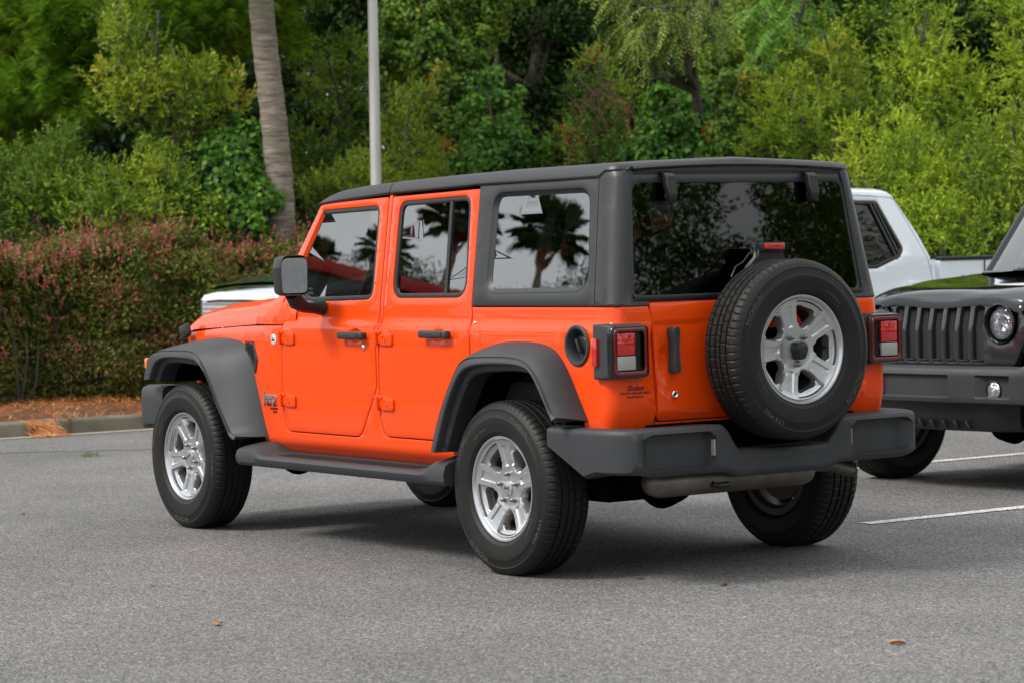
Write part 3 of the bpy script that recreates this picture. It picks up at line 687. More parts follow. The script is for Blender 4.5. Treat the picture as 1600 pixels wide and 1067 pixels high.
    for x in list(np.linspace(2.385, 2.105, 8))+[2.095, 2.04, 1.98]:
        t = (2.385-x)/.28; w = float(YB(x, 1.08))-.004-(.012 if x < 2.1 else 0); zt = 1.226+.012*t
        half = [(x, w, 1.0945), (x, w-.006, 1.15), (x, w-.022, 1.185+.01*t), (x, w-.06, zt-.008), (x, w-.14, zt), (x, 0, zt+.03)]; rows.append(half+[(a, -b, c) for a, b, c in half[::-1][1:]])
    m.grid([smooth_line(r_, 3) for r_ in rows]); cw = m.build('cowl', PT, root, sharp=50)
    for q in (1, -1):
        for x in (2.335, 2.155): m = MB(); m.lathe([(.009, -.004), (.009, .004), (.004, .006), (0, .006)], Matrix.Translation((x, q*(float(YB(x, 1.11))-.001), 1.118)) @ Matrix.Rotation(-math.pi/2*q, 4, 'X'), n=10); m.build('bolt', M['black_plastic'], cw)
    # hood latches
    for q in (1, -1): m = MB(); m.box((3.315, q*(.70), 1.045), (.09, .035, .075), .014, rot=Matrix.Rotation(.35, 3, 'Y')); m.build('hood_latch', M['black_plastic'], root)
    # ---- windscreen: glass, frame rails
    m = MB(); m.grid([[(2.232, y, 1.232) for y in np.linspace(-.66, .66, 5)], [(1.868, y, 1.700) for y in np.linspace(-.60, .60, 5)]], flip=True); ws = m.build('windscreen', M['glass_wind'], root)
    m = MB(); m.tube([(2.25, -.70, 1.215), (2.262, 0, 1.225), (2.25, .70, 1.215)], .028, 8); m.tube([(1.86, -.62, 1.700), (1.868, 0, 1.704), (1.86, .62, 1.700)], .022, 8); m.build('windscreen_frame', PT, ws)
    for a, b in ((-.45, .02), (.12, .58)):
        m = MB(); m.tube([(2.262, a, 1.245), (2.225, b, 1.262)], .007, 6); m.tube([(2.245, a+.02, 1.255), (2.235, b, 1.258)], .005, 6); m.build('wiper', M['black_plastic'], ws)
    # ---- roof: rear hardtop shell and front panel
    def roof(xs, nm):
        m = MB(); rows = []
        for x in xs:
            zt = float(np.interp(x, [-.624, -.621, -.612, -.600, -.580, -.55, .18, .7, 1.2, 1.5, 1.70, 1.80, 1.85, 1.872], [1.785, 1.792, 1.798, 1.802, 1.805, 1.806, 1.806, 1.799, 1.788, 1.777, 1.762, 1.738, 1.716, 1.704]))
            zl = float(np.interp(x, [-.66, -.54, -.50, .42, .7, 1.2, 1.5, 1.85, 1.872], [1.773, 1.773, 1.748, 1.748, 1.741, 1.732, 1.718, 1.702, 1.698])); zc = zt+.026*min(1, (1.872-x)/.3+.1)
            y0 = float(YB(0, zl))+.006; h = zt-zl; xc = float(XR(1.775))+RC; cc = min(1, max(0, (xc-x)/RC)); y0 -= RC*(1-math.sqrt(max(0, 1-cc*cc)))*.92
            half = [(x, y0-.02, zl-.006), (x, y0+.002, zl-.004), (x, y0+.006, zl+.10*h), (x, y0+.001, zl+.45*h), (x, y0-.012, zl+.80*h), (x, y0-.036, zl+.97*h), (x, y0-.075, zt+.003), (x, y0-.20, zt+.010), (x, 0, zc)]
            rows.append(half+[(a, -b, c) for a, b, c in half[::-1][1:]])
        m.grid(rows, flip=True); k = len(rows[0]); m.add(rows[0], [list(range(k))]); m.add(rows[-1], [list(range(k))[::-1]])
        return m.build(nm, M['hardtop'], root, sharp=32)
    rr = roof([-.624, -.622, -.619, -.612, -.604, -.595, -.582, -.565, -.545, -.52, -.50]+list(np.linspace(-.46, 1.188, 24)), 'hardtop_roof'); roof(np.linspace(1.194, 1.872, 22), 'front_roof_panel')
    for q in (1, -1):
        m = MB(); rows = []
        for x in list(np.linspace(-.40, .42, 6))+list(np.linspace(.5, 1.18, 5)):
            zl = float(np.interp(x, [-.66, .42, .7, 1.2], [1.748, 1.748, 1.741, 1.732])); y = float(YB(0, zl)); g = .010 if x > -.39 else .001
            rows.append([(x, q*(y+.002), zl+.012), (x, q*(y+.006+g), zl+.010), (x, q*(y+.007+g), zl+.003), (x, q*(y+.002), zl+.001)])
        m.grid(rows, flip=(q > 0)); m.build('drip_rail', M['hardtop'], rr)
    # rear cap of the hardtop: rounded upper edge, header recess, window frame
    m = MB(); rows = []
    for y in np.linspace(-1, 1, 21):
        yy = y*.596; zt = 1.794+.020*(1-y*y)
        rows.append([(-.60, yy, zt), (-.630, yy, zt-.006), (-.636, yy, zt-.016), (-.632, yy, zt-.024), (-.620, yy, zt-.030), (-.614, yy, 1.742), (-.618, yy, 1.728), (-.6, yy, 1.715)])
    m.grid(rows, flip=True); cap = m.build('hardtop_rear_header', M['hardtop'], root, sharp=40)
    m = MB(); GL = rpoly([(-.592, 1.716, .05), (.592, 1.716, .05), (.640, 1.232, .03), (-.640, 1.232, .03)], 6); OF = rpoly([(-.604, 1.755, .03), (.604, 1.755, .03), (.672, 1.223, .02), (-.672, 1.223, .02)], 6)
    sheet(m, OF, F_rear(-.003), -1, holes=[GL], r=.006, T=.03, vlines=[1.3, 1.5], step=.06); fr2 = m.build('rear_window_frame', M['hardtop'], root)
    m = MB(); sheet(m, rpoly([(-.610, 1.728, .05), (.610, 1.728, .05), (.652, 1.226, .03), (-.652, 1.226, .03)], 6), F_rear(-.010), -1, r=0, T=0, vlines=[1.3, 1.4, 1.5, 1.6], step=.1); rg = m.build('rear_window', M['glass_rear'], root)
    m = MB(); m.box((float(XR(1.215))-.004, 0, 1.222), (.02, 1.30, .022), .005); m.build('lower_seal', M['black_plastic'], rg)
    for q in (.415, -.395):
        m = MB(); rows = []
        for x, z, w in ((-.622, 1.762, .026), (-.650, 1.758, .027), (-.668, 1.742, .027), (-.672, 1.705, .028), (-.684, 1.670, .024), (-.682, 1.640, .019), (-.676, 1.632, .015)): rows.append([(x+.03, q-w, z), (x+.004, q-w, z), (x, q-w+.005, z), (x, q+w-.005, z), (x+.004, q+w, z), (x+.03, q+w, z)])
        m.grid(rows, close=True, flip=False); k = 6; m.add(rows[0], [list(range(k))[::-1]]); m.add(rows[-1], [list(range(k))]); m.build('glass_hinge', M['black_plastic'], rg)
    # ---- tailgate
    m = MB(); TG = [(.547, .69, .035), (.547, .80, 0), (.559, 1.10, .0), (.573, 1.205, .0), (-.573, 1.205, 0), (-.559, 1.10, 0), (-.547, .80, 0), (-.547, .69, .035)]
    hc = (.492, .985)
    cup = [(_densify(circle(.492, .975, .038*k, .052*k, 20), .015), True) for k in (1, .8, .5)]
    def dd(u, v):
        q = np.hypot((u-.492)/.038, (v-.975)/.052); b = .010*ss((np.minimum(np.minimum(v-.868, 1.118-v), np.minimum(u-.315, 2))/.010)); return .014*ss((1-q)/.5)+b*(u > .305)
    b1 = [(_densify(rpoly([(.575, .868+g, 0), (.315+g, .868+g, .03), (.315+g, 1.118-g, .03), (.575, 1.118-g, 0)], 4), .03), True) for g in (0, .010)]
    sheet(m, rpoly(TG, 5), F_rear(.004), -1, r=.007, T=.03, vlines=[.70, .72, .735, .745, 1.08, 1.09, 1.10, 1.11, 1.12, 1.13, 1.16, 1.187], step=.05, extra=cup, disp=lambda u, v: dd(u, v)*1.0*(u > .305)*(1-0))
    tg = m.build('tailgate', PT, root)
    m = MB(); x0 = -.748; rows = []
    for z, w, o in ((.898, .010, .0), (.903, .019, -.004), (.925, .021, -.006), (.945, .019, -.010), (.965, .016, -.018), (1.03, .016, -.018), (1.055, .020, -.010), (1.075, .022, -.006), (1.088, .020, -.004), (1.094, .010, 0)):
        c = .464; rows.append([(x0+.045-.02*(w < .012), c-w, z), (x0+.004-o, c-w, z), (x0-o*0, c-w+.006, z), (x0-o*0, c+w-.006, z), (x0+.004-o, c+w, z), (x0+.045, c+w, z)])
    m.grid(rows, flip=False); m.add(rows[0], [list(range(6))[::-1]]); m.add(rows[-1], [list(range(6))])
    m.box((x0+.03, .464, .915), (.03, .034, .03), .006); m.box((x0+.03, .464, 1.07), (.03, .036, .036), .006); m.build('handle', M['plastic'], tg)
    m = MB(); m.lathe([(.016, -.002), (.016, .006), (.012, .009), (.008, .005), (0, .005)], Matrix.Translation((-.712, .460, .806)) @ Matrix.Rotation(-math.pi/2, 4, 'Y'), n=20); m.build('lock', M['chrome'], tg)
    for z in (1.03, .79):
        m = MB(); m.box((-.715, -.592, z), (.024, .085, .055), .006); m.box((-.721, -.537, z-.005), (.018, .07, .09), .006); m.tube([(-.729, -.578, z-.05), (-.729, -.578, z+.04)], .011, 10); m.build('hinge', PT, tg)
    # body-coloured sill below the tailgate
    m = MB(); sheet(m, [(-.549, .655), (-.549, .686), (.549, .686), (.549, .655)], F_rear(.0), -1, r=.003, T=.02, step=.1); m.build('rear_sill', PT, root)
    m = MB(); m.box((-.625, 0, 1.205), (.12, 1.34, .016), .003); m.box((-.655, 0, .94), (.05, 1.20, .53)); m.build('tailgate_frame', M['black_plastic'], root)
    # ---- rear bumper
    def bumper(path, prof, nm, mt, par):
        m = MB(); sweep(m, path, prof); return m.build(nm, mt, par, sharp=34)
    pl = [(-.335, .872), (-.45, .874), (-.60, .874), (-.68, .872), (-.74, .866), (-.79, .852), (-.83, .830), (-.852, .810), (-.866, .793), (-.873, .782), (-.879, .770), (-.884, .757), (-.888, .743), (-.891, .728), (-.8935, .71), (-.895, .68), (-.896, .63), (-.898, .55), (-.900, .45), (-.900, .42), (-.900, .405), (-.900, .397), (-.900, .391), (-.900, .384), (-.900, .370), (-.900, .34), (-.899, .315), (-.897, .29), (-.892, .25), (-.888, .20), (-.885, .1), (-.885, 0)]
    path = pl+[(x, -y) for x, y in pl[::-1][1:]]
    def prof(i, d, p):
        y = abs(p[1]); x = p[0]; side = x > -.78
        ez = ss((.345-y)/.11)         # dip in the middle
        zt = .672-.115*ez; zb = .478-.028*ez + (.0 if not side else 0)
        if x > -.62: zb = .478-.02*ss((x+.62)/-.1); zb = .455+(.12)*ss((x+.56)/.20)
        rec = .048*float(ss((.782-y)/.055)*ss((y-.383)/.014))*(x < -.80); kk = 1-float(ss((.79-y)/.075)*ss((y-.378)/.045)); kk *= (.379 < y < .80 and x < -.845)
        if 0.654 < y < .662 or .385 < y < .393: rec = rec
        z1, z2 = zt-.024-.026*kk, zb+.022+.034*kk
        zb += .012*float(ss((y-.70)/.1))
        return [(.25, zt-.004), (.035, zt+.004), (.010, zt-.002), (.002, zt-.012), (0, z1+.004), (rec, z1-.004), (rec, (z1+z2)/2), (rec, z2+.004), (0, z2-.004), (.004, zb+.008), (.014, zb-.004), (.035, zb-.008), (.17, zb)]
    bp_ = bumper(path, prof, 'rear_bumper', M['plastic'], root)
    m = MB(); m.box((-.882, .3895, .580), (.026, .006, .070), .002); m.build('bumper_reflector', M['clear_lens'], bp_)
    m = MB(); m.box((-.882, -.3895, .580), (.026, .006, .070), .002); m.build('bumper_reflector', M['clear_lens'], bp_)
    # ---- spare wheel, its carrier, camera hub, high stop lamp
    spz = .983; spy = -.023
    sp = wheel(root, (-.897, spy, spz), Matrix.Rotation(-math.pi/2, 4, 'Y') @ Matrix.Rotation(0, 4, 'Z'), R(180), spare=True)
    # (wheel local +z looks backwards; local x/y turned so that one window is uppermost)
    m = MB(); m.lathe([(.062, -.07), (.062, -.015), (.05, .0)], Matrix.Translation((-.93, spy, spz)) @ Matrix.Rotation(-math.pi/2, 4, 'Y'), n=24); m.box((-.80, spy, spz-.03), (.12, .30, .24), .03); m.build('wheel_carrier', M['under'], root)
    m = MB(); rows = []
    for x, k in ((-.930, 1.), (-.975, 1.0), (-.995, .92), (-1.008, .7), (-1.012, .35)): rows.append([(x, spy+a*k, spz+.004+b*k) for a, b in rpoly([(-.020, -.050, .012), (.022, -.050, .012), (.036, -.005, .016), (.030, .028, .016), (-.030, .028, .016), (-.036, -.005, .016)], 4)])
    m.grid(rows, close=True, flip=True); m.add(rows[-1], [list(range(len(rows[0])))[::-1]]); m.build('spare_hub_cover', M['black_plastic'], sp if False else root)
    for a in (R(90+36), R(90-36), R(-90)): m = MB(); m.lathe([(.014, .0), (.014, .012), (.011, .014), (.0095, .026), (.005, .031), (0, .032)], Matrix.Translation((-.955, spy+.0635*math.cos(a), spz+.0635*math.sin(a))) @ Matrix.Rotation(-math.pi/2, 4, 'Y'), n=12); m.build('lug_nut', M['nut'], root)
    m = MB(); m.box((-.770, -.048, 1.428), (.050, .135, .042), .008); m.tube([(-.762, .02, 1.420), (-.764, .070, 1.400), (-.766, .105, 1.365), (-.768, .15, 1.345), (-.768, .175, 1.30)], .004, 8)
    rows = []
    for z, w in ((1.20, .17), (1.30, .16), (1.345, .13), (1.385, .085), (1.42, .075)): rows.append([(-.752, -.048-w, z), (-.772, -.048-w+.01, z), (-.772, -.048+w-.01, z), (-.752, -.048+w, z)])
    m.grid(rows, flip=True); bl = m.build('brake_light_arm', M['black_plastic'], root)
    m = MB(); m.box((-.797, -.048, 1.430), (.010, .112, .026), .004); m.build('stop_lens', M['red_lens'], bl)
    # ---- underside: floor, axles, muffler
    m = MB(); m.box((1.35, 0, .53), (3.9, 1.05, .16), .02); m.box((1.38, 0, .50), (1.72, 1.46, .10), .02); m.box((-.42, 0, .60), (.55, 1.2, .16), .02); m.box((-.05, 0, .435), (.9, 1.06, .10), .02); m.box((-.34, .10, .390), (.30, 1.14, .11), .03); m.box((.6, 0, .40), (.3, 1.0, .08), .02); m.box((-.38, 0, .475), (.62, 1.16, .13), .03); m.box((.35, .47, .47), (1.3, .10, .15), .02); m.box((.35, -.47, .47), (1.3, .10, .15), .02); m.box((1.95, .40, .40), (.5, .3, .10), .03)
    m.box((1.05, .34, .385), (.95, .42, .14), .05); m.box((1.75, -.05, .37), (.35, .5, .12), .04); m.box((2.9, 0, .80), (.9, .9, .45), .05); m.build('floor_pan', M['under'], root)
    m = MB(); m.tube([(0, -.67, .386), (0, .67, .386)], .042, 12); m.lathe([(.0, -.15), (.10, -.11), (.14, 0), (.10, .11), (0, .15)], Matrix.Translation((0, -.02, .37)) @ Matrix.Rotation(math.pi/2, 4, 'Y'), n=20)
    for q in (.5, -.5): m.tube([(-.08, q, .36), (.75, q*.9, .46)], .026, 8); m.tube([(-.13, q*.86, .34), (-.28, q*.80, .60)], .028, 10); m.tube([(.0, q*.86, .40), (.0, q*.86, .62)], .055, 12)
    m.tube([(-.10, -.6, .335), (-.14, 0, .345), (-.10, .6, .335)], .016, 8); m.tube([(-.2, -.05, .40), (1.6, -.05, .45)], .035, 10); m.build('rear_axle', M['under'], root)
    m = MB(); m.tube([(3.008, -.67, .386), (3.008, .67, .386)], .042, 12); m.lathe([(.0, -.14), (.10, -.10), (.13, 0), (.10, .10), (0, .14)], Matrix.Translation((3.008, .18, .37)) @ Matrix.Rotation(math.pi/2, 4, 'Y'), n=20); m.tube([(3.14, -.6, .38), (3.14, .6, .40)], .018, 8)
    for q in (.5, -.5): m.tube([(3.0, q*.9, .40), (3.0, q*.9, .72)], .055, 12); m.tube([(2.95, q, .36), (2.2, q*.85, .46)], .028, 8)
    m.build('front_axle', M['under'], root)
    m = MB(); rows = []
    for y, k in ((.645, .0), (.640, .55), (.62, .85), (.585, 1.), (-.20, 1.), (-.235, .86), (-.255, .5), (-.26, 0)): rows.append([(-.745+.088*k*math.cos(a), y, .435+.066*k*math.sin(a)) for a in np.arange(24)*2*np.pi/24])
    m.grid(rows, close=True); m.tube([(-.72, -.25, .44), (-.68, -.36, .45), (-.68, -.47, .44), (-.72, -.55, .41)], .034, 12, cap=False); m.build('muffler', M['steel'], root)
    m = MB(); m.tube([(-.70, .36, .47), (-.80, .36, .44), (-.83, .355, .415), (-.83, .32, .408), (-.83, .27, .41)], .014, 10); m.build('tow_hook', M['black_paint'], root)
    # ---- front: grille, headlamps, bumper
    def FG(u, v): return (3.455-np.maximum(0, v-.93)*.22+np.minimum(0, v-.80)*.05-(np.abs(u)/.66)**4*.03-np.abs(u)**2*.03, u, v)
    GO = rpoly([(-.56, .715, .04), (.56, .715, .04), (.632, .86, .06), (.640, 1.02, .05), (.60, 1.098, .06), (-.60, 1.098, .06), (-.640, 1.02, .05), (-.632, .86, .06)], 5)
    slots = [rpoly([(k*.1035-.036, .744, .018), (k*.1035+.036, .744, .018), (k*.1035+.036, 1.056, .022), (k*.1035-.036, 1.056, .022)], 4) for k in range(-3, 4)]
    hl = [circle(q*.471, .960, .113, n=36) for q in (1, -1)]
    m = MB(); sheet(m, GO, FG, 1, holes=slots+hl, r=.008, T=.045, vlines=[.8, .88, .93, .95, 1.0, 1.05], step=.035); gr = m.build('grille', M['grille'] if P == 'black_paint' else PT, root)
    for k in range(-3, 4):
        c = k*.1035; m = MB()
        for i in range(34):
            z = .742+i*.0095
            for sg in (1, -1): m.tube([(3.425-max(0, z-.93)*.22-.0008*abs(k), c-.038, z), (3.425-max(0, z+.012*sg-.93)*.22-.0008*abs(k), c+.038, z+.020*sg)], .0022, 4, cap=False)
        m.build('grille_mesh', M['plastic'], gr)
    m = MB()
    for k in range(-3, 4): m.grid([[(3.385, k*.1035-.04, z), (3.385, k*.1035+.04, z)] for z in (.73, 1.06)], flip=False); m.box((3.432, k*.1035, .750), (.05, .070, .012), .002)
    m.build('slot_backing', M['gloss_black'], gr)
    for q in (1, -1):
        T0 = Matrix.Translation((3.432, q*.471, .960)) @ Matrix.Rotation(math.pi/2, 4, 'Y')
        m = MB(); m.lathe([(.114, .016), (.110, .020), (.104, .010), (.097, -.03), (.094, -.055)], T0, n=40, caps=False); hh = m.build('headlight', M['gloss_black'], root)
        m = MB(); m.lathe([(.093, -.05), (.093, -.006), (.088, .002)], T0, n=40, caps=False); m.build('headlight_ring', M['chrome'], hh)
        m = MB(); m.lathe([(.090, -.010), (.07, -.040), (.035, -.055), (0, -.058)], T0, n=40, caps=False)
        for a in range(6): t = a*math.pi/3; m.box((3.40, q*.471+.045*math.cos(t), .960+.045*math.sin(t)), (.03, .012, .05), .004, rot=Matrix.Rotation(t, 3, 'X'))
        m.build('reflector', M['headlamp'], hh)
        m = MB(); m.lathe([(.090, -.002), (.07, .010), (.04, .016), (0, .019)], T0, n=36, caps=False); m.build('headlight_lens', M['lens_glass'], hh)
    fb = [(3.30, .862), (3.42, .872), (3.50, .872), (3.55, .862), (3.59, .838), (3.612, .80), (3.620, .75), (3.622, .69), (3.624, .66), (3.626, .56), (3.628, .50), (3.632, .445), (3.634, .435), (3.64, .40), (3.65, .30), (3.652, .262), (3.652, .255), (3.655, .1), (3.655, 0)]
    fpath = [(x, -y) for x, y in fb]+fb[::-1][1:]
    def fprof(i, d, p):
        y = abs(p[1]); x = p[0]; rec = .035 if (.445 < y < .685 and x > 3.5) else (.022 if y < .258 else 0); ez = ss((x-3.2)/.35)
        zt = .725+.030*ss((y-.74)/.08); zb = .515+.09*(1-ez); z1, z2 = .668, .558
        return [(.16, zt-.002), (.05, zt), (.014, zt-.012), (.004, zt-.028), (0, z1+.012), (rec, z1), (rec, (z1+z2)/2), (rec, z2), (0, z2-.012), (.004, zb+.01), (.018, zb), (.16, zb+.01)]
    m = MB(); sweep(m, fpath, fprof); fbm = m.build('front_bumper', M['plastic'], root, sharp=34)
    m = MB(); sweep(m, [(3.50, -.66), (3.585, -.5), (3.60, 0), (3.585, .5), (3.50, .66)], lambda i, d, p: [(.1, .53), (.0, .52), (.01, .43), (.04, .36), (.1, .35)])
    for k in range(-4, 5): m.box((3.59, k*.09, .395), (.03, .012, .05), .003, rot=Matrix.Rotation(.6, 3, 'X'))
    m.build('air_dam', M['black_plastic'], root)
    for q in (1, -1):
        T0 = Matrix.Translation((3.590, q*.552, .595)) @ Matrix.Rotation(math.pi/2, 4, 'Y')
        m = MB(); m.lathe([(.056, -.01), (.056, .006), (.050, .008), (.046, -.004)], T0, n=28, caps=False); fo = m.build('fog_lamp', M['gloss_black'], root)
        m = MB(); m.lathe([(.047, -.006), (.047, .002), (.03, .010), (0, .013)], T0, n=28, caps=False); m.build('fog_lens', M['headlamp'], fo)
    # ---- interior
    m = MB(); m.box((1.98, 0, 1.10), (.34, 1.36, .24), .05); m.box((1.86, .36, 1.20), (.10, .40, .07), .03); m.box((1.35, 0, .72), (1.9, 1.40, .10), .02); m.box((1.5, 0, .88), (.9, .26, .24), .04); m.box((-.1, 0, .80), (1.1, 1.30, .10), .02); m.build('dashboard', M['seat'], root)
    m = MB(); c = Matrix.Translation((1.70, .37, 1.16)) @ Matrix.Rotation(math.radians(-68), 4, 'Y')
    a = np.arange(29)*2*np.pi/28; m.tube([tuple(c @ Vector((.185*math.cos(t), .185*math.sin(t), 0))) for t in a], .015, 8, cap=False); m.box((1.72, .37, 1.15), (.05, .14, .12), .03); m.tube([(1.70, .20, 1.17), (1.70, .54, 1.17)], .014, 8); m.build('steering_wheel', M['black_plastic'], root)
    for x in (1.12, .12):
        for q in ((.36, -.36) if x > 1 else (.34, -.34)):
            m = MB(); m.box((x+.18, q, .86), (.50, .50, .16), .05, 3); m.box((x-.06, q, 1.13), (.14, .48, .56), .055, 3, rot=Matrix.Rotation(-.20, 3, 'Y')); st_ = m.build('seat', M['seat'], root)
            m = MB(); m.box((x-.135, q, 1.475), (.10, .26, .15), .04, 3); m.tube([(x-.12, q-.05, 1.36), (x-.135, q-.05, 1.45)], .007, 6); m.tube([(x-.12, q+.05, 1.36), (x-.135, q+.05, 1.45)], .007, 6); m.build('headrest', M['seat'], st_)
    m = MB()
    for q in (1, -1): m.tube([(2.05, q*.60, 1.25), (1.78, q*.56, 1.66), (1.1, q*.56, 1.70), (-.45, q*.55, 1.68), (-.58, q*.55, 1.20)], .028, 8); m.tube([(1.12, q*.62, .8), (1.12, q*.56, 1.70)], .032, 8)
    m.tube([(1.12, -.56, 1.69), (1.12, .56, 1.69)], .03, 8); m.tube([(.1, -.56, 1.69), (.1, .56, 1.69)], .03, 8); m.build('roll_bar', M['seat'], root)
    m = MB(); m.box((1.90, 0, 1.585), (.02, .22, .06), .01); m.build('interior_mirror', M['black_plastic'], root)
    if letters:
        def side_text(s, x, z, size, mt, nm, ext=.001, off=.0015, **k):
            v, f = text_geo(s, size, ext, **k); q = np.zeros_like(v); q[:, 0] = x-v[:, 0]; q[:, 2] = z+v[:, 1]; q[:, 1] = YB(q[:, 0], q[:, 2])+off+v[:, 2]; mm_ = MB(); mm_.add(q, f); return mm_.build(nm, M[mt], root, smooth=False)
        side_text('Jeep', 2.232, .724, .082, 'alloy', 'emblem_lettering', .004, .004, bold=.012)
        side_text('WRANGLER', 2.215, .683, .021, 'decal', 'model_lettering', bold=.006)
        side_text('UNLIMITED', 2.190, .664, .015, 'decal', 'trim_lettering', bold=.006); side_text('SPORT', 2.180, .648, .015, 'decal', 'trim_lettering', bold=.006)
        bx, bz = 2.176, 1.018; Tm = Matrix.Translation((bx, float(YB(bx, bz)), bz)) @ Matrix.Rotation(-math.pi/2, 4, 'X')
        m = MB(); m.lathe([(.0275, -.002), (.0275, .003), (.025, .0045), (0, .0048)], Tm, n=28); bg_ = m.build('round_badge', M['white_decal'], root)
        m = MB(); m.lathe([(.0225, .0050), (.0205, .0052)], Tm, n=28, caps=False); m.box((bx, float(YB(bx, bz))+.0052, bz-.003), (.026, .0008, .012), .0); m.box((bx+.004, float(YB(bx, bz))+.0052, bz+.009), (.016, .0008, .006)); m.build('badge_print', M['black_decal'], bg_)
        def rear_text(s, y, z, size, mt, nm, **k):
            v, f = text_geo(s, size, .0006, **k); q = np.zeros_like(v); q[:, 1] = y-v[:, 0]; q[:, 2] = z+v[:, 1]; q[:, 0] = XR(q[:, 2])-.0012-v[:, 2]; mm_ = MB(); mm_.add(q, f); return mm_.build(nm, M[mt], root, smooth=False)
        rear_text('Stokes', .668, .842, .034, 'black_decal', 'dealer_lettering', shear=.5, bold=.012)
        rear_text('TOYOTA HILTON HEAD', .668, .820, .0145, 'black_decal', 'dealer_lettering', bold=.002)
        rear_text('BLUFFTON, SC', .666, .804, .0135, 'black_decal', 'dealer_lettering', bold=.002)
M['grille'] = mat('grille_grey', (.024, .026, .029), .24, coat=.6); M['tread'] = mat('tread_rubber', (.026, .024, .025), .7)
_lg = glass_mat('lamp_glass', (.92, .94, .95), 1.45); M['lens_glass'] = _lg
# ------------------------------------------------------------------ ground materials
def asphalt():
    m = bpy.data.materials.new('asphalt'); m.use_nodes = True; t = m.node_tree; b = t.nodes['Principled BSDF']; n = t.nodes.new; l = t.links.new
    tc = n('ShaderNodeTexCoord')
    v = n('ShaderNodeTexVoronoi'); v.inputs['Scale'].default_value = 125; v.inputs['Randomness'].default_value = 1
    v2 = n('ShaderNodeTexVoronoi'); v2.inputs['Scale'].default_value = 190
    r = n('ShaderNodeValToRGB'); e = r.color_ramp.elements; cols = [(0, (.036, .036, .036)), (.28, (.080, .080, .080)), (.50, (.145, .144, .143)), (.72, (.205, .202, .199)), (.87, (.330, .316, .304)), (1, (.56, .54, .525))]
    while len(e) < len(cols): e.new(.5)
    for i, (p, c) in enumerate(cols): e[i].position = p; e[i].color = (*c, 1)
    sx = n('ShaderNodeSeparateColor'); l(tc.outputs['Object'], v.inputs['Vector']); l(tc.outputs['Object'], v2.inputs['Vector']); l(v.outputs['Color'], sx.inputs[0])
    sy = n('ShaderNodeSeparateColor'); l(v2.outputs['Color'], sy.inputs[0])
    a = n('ShaderNodeMath'); a.operation = 'MULTIPLY_ADD'; a.inputs[1].default_value = .6; ab = n('ShaderNodeMath'); ab.operation = 'MULTIPLY'; ab.inputs[1].default_value = .4
    l(sy.outputs[1], ab.inputs[0]); l(sx.outputs[0], a.inputs[0]); l(ab.outputs[0], a.inputs[2]); l(a.outputs[0], r.inputs['Fac'])
    big = n('ShaderNodeTexNoise'); big.inputs['Scale'].default_value = .55; big.inputs['Detail'].default_value = 6; big.inputs['Roughness'].default_value = .6
    br = n('ShaderNodeValToRGB'); br.color_ramp.elements[0].position = .3; br.color_ramp.elements[1].position = .7; br.color_ramp.elements[0].color = (.74, .74, .74, 1); br.color_ramp.elements[1].color = (1.12, 1.10, 1.08, 1)
    mx = n('ShaderNodeMix'); mx.data_type = 'RGBA'; mx.blend_type = 'MULTIPLY'; mx.inputs[0].default_value = 1
    l(tc.outputs['Object'], big.inputs['Vector']); l(big.outputs['Fac'], br.inputs['Fac']); l(r.outputs['Color'], mx.inputs[6]); l(br.outputs['Color'], mx.inputs[7])
    # faint wavy rusty stain lines
    w = n('ShaderNodeTexWave'); w.inputs['Scale'].default_value = .16; w.inputs['Distortion'].default_value = 5.5; w.inputs['Detail'].default_value = 4; w.inputs['Detail Scale'].default_value = 1.2
    mp2 = n('ShaderNodeMapping'); mp2.inputs['Rotation'].default_value = (0, 0, 1.15); wr = n('ShaderNodeValToRGB'); wr.color_ramp.elements[0].position = .985; wr.color_ramp.elements[1].position = 1.0
    wr.color_ramp.elements[0].color = (0, 0, 0, 1); wr.color_ramp.elements[1].color = (.10, .10, .10, 1)
    l(tc.outputs['Object'], mp2.inputs['Vector']); l(mp2.outputs['Vector'], w.inputs['Vector']); l(w.outputs['Fac'], wr.inputs['Fac'])
    m2 = n('ShaderNodeMix'); m2.data_type = 'RGBA'; m2.inputs[7].default_value = (.16, .10, .07, 1); l(wr.outputs['Color'], m2.inputs[0]); l(mx.outputs[2], m2.inputs[6]); l(m2.outputs[2], b.inputs['Base Color'])
    bp = n('ShaderNodeBump'); bp.inputs['Strength'].default_value = .6; bp.inputs['Distance'].default_value = .004; l(v.outputs['Distance'], bp.inputs['Height']); bp.invert = True; l(bp.outputs['Normal'], b.inputs['Normal'])
    b.inputs['Roughness'].default_value = .85; b.inputs['Specular IOR Level'].default_value = .3
    return m
M['asphalt'] = asphalt()
M['old_asphalt'] = mat('older_asphalt', (.17, .168, .166), .9, nz=(70, .25, (.27, .265, .26)), bump=(160, .5, .003))
M['concrete'] = mat('kerb_concrete', (.21, .185, .14), .88, nz=(3.2, .22, (.11, .10, .072)), bump=(45, .5, .004))
M['gutter'] = mat('gutter_concrete', (.36, .30, .23), .85, nz=(6, .25, (.28, .25, .21)), bump=(60, .4, .003))
M['soil'] = mat('soil', (.16, .065, .025), .95, nz=(9, .25, (.07, .035, .018)), bump=(30, .8, .02))
M['forest_floor'] = mat('forest_floor', (.035, .028, .014), .95, nz=(2, .25, (.05, .05, .018)), bump=(10, .8, .05))
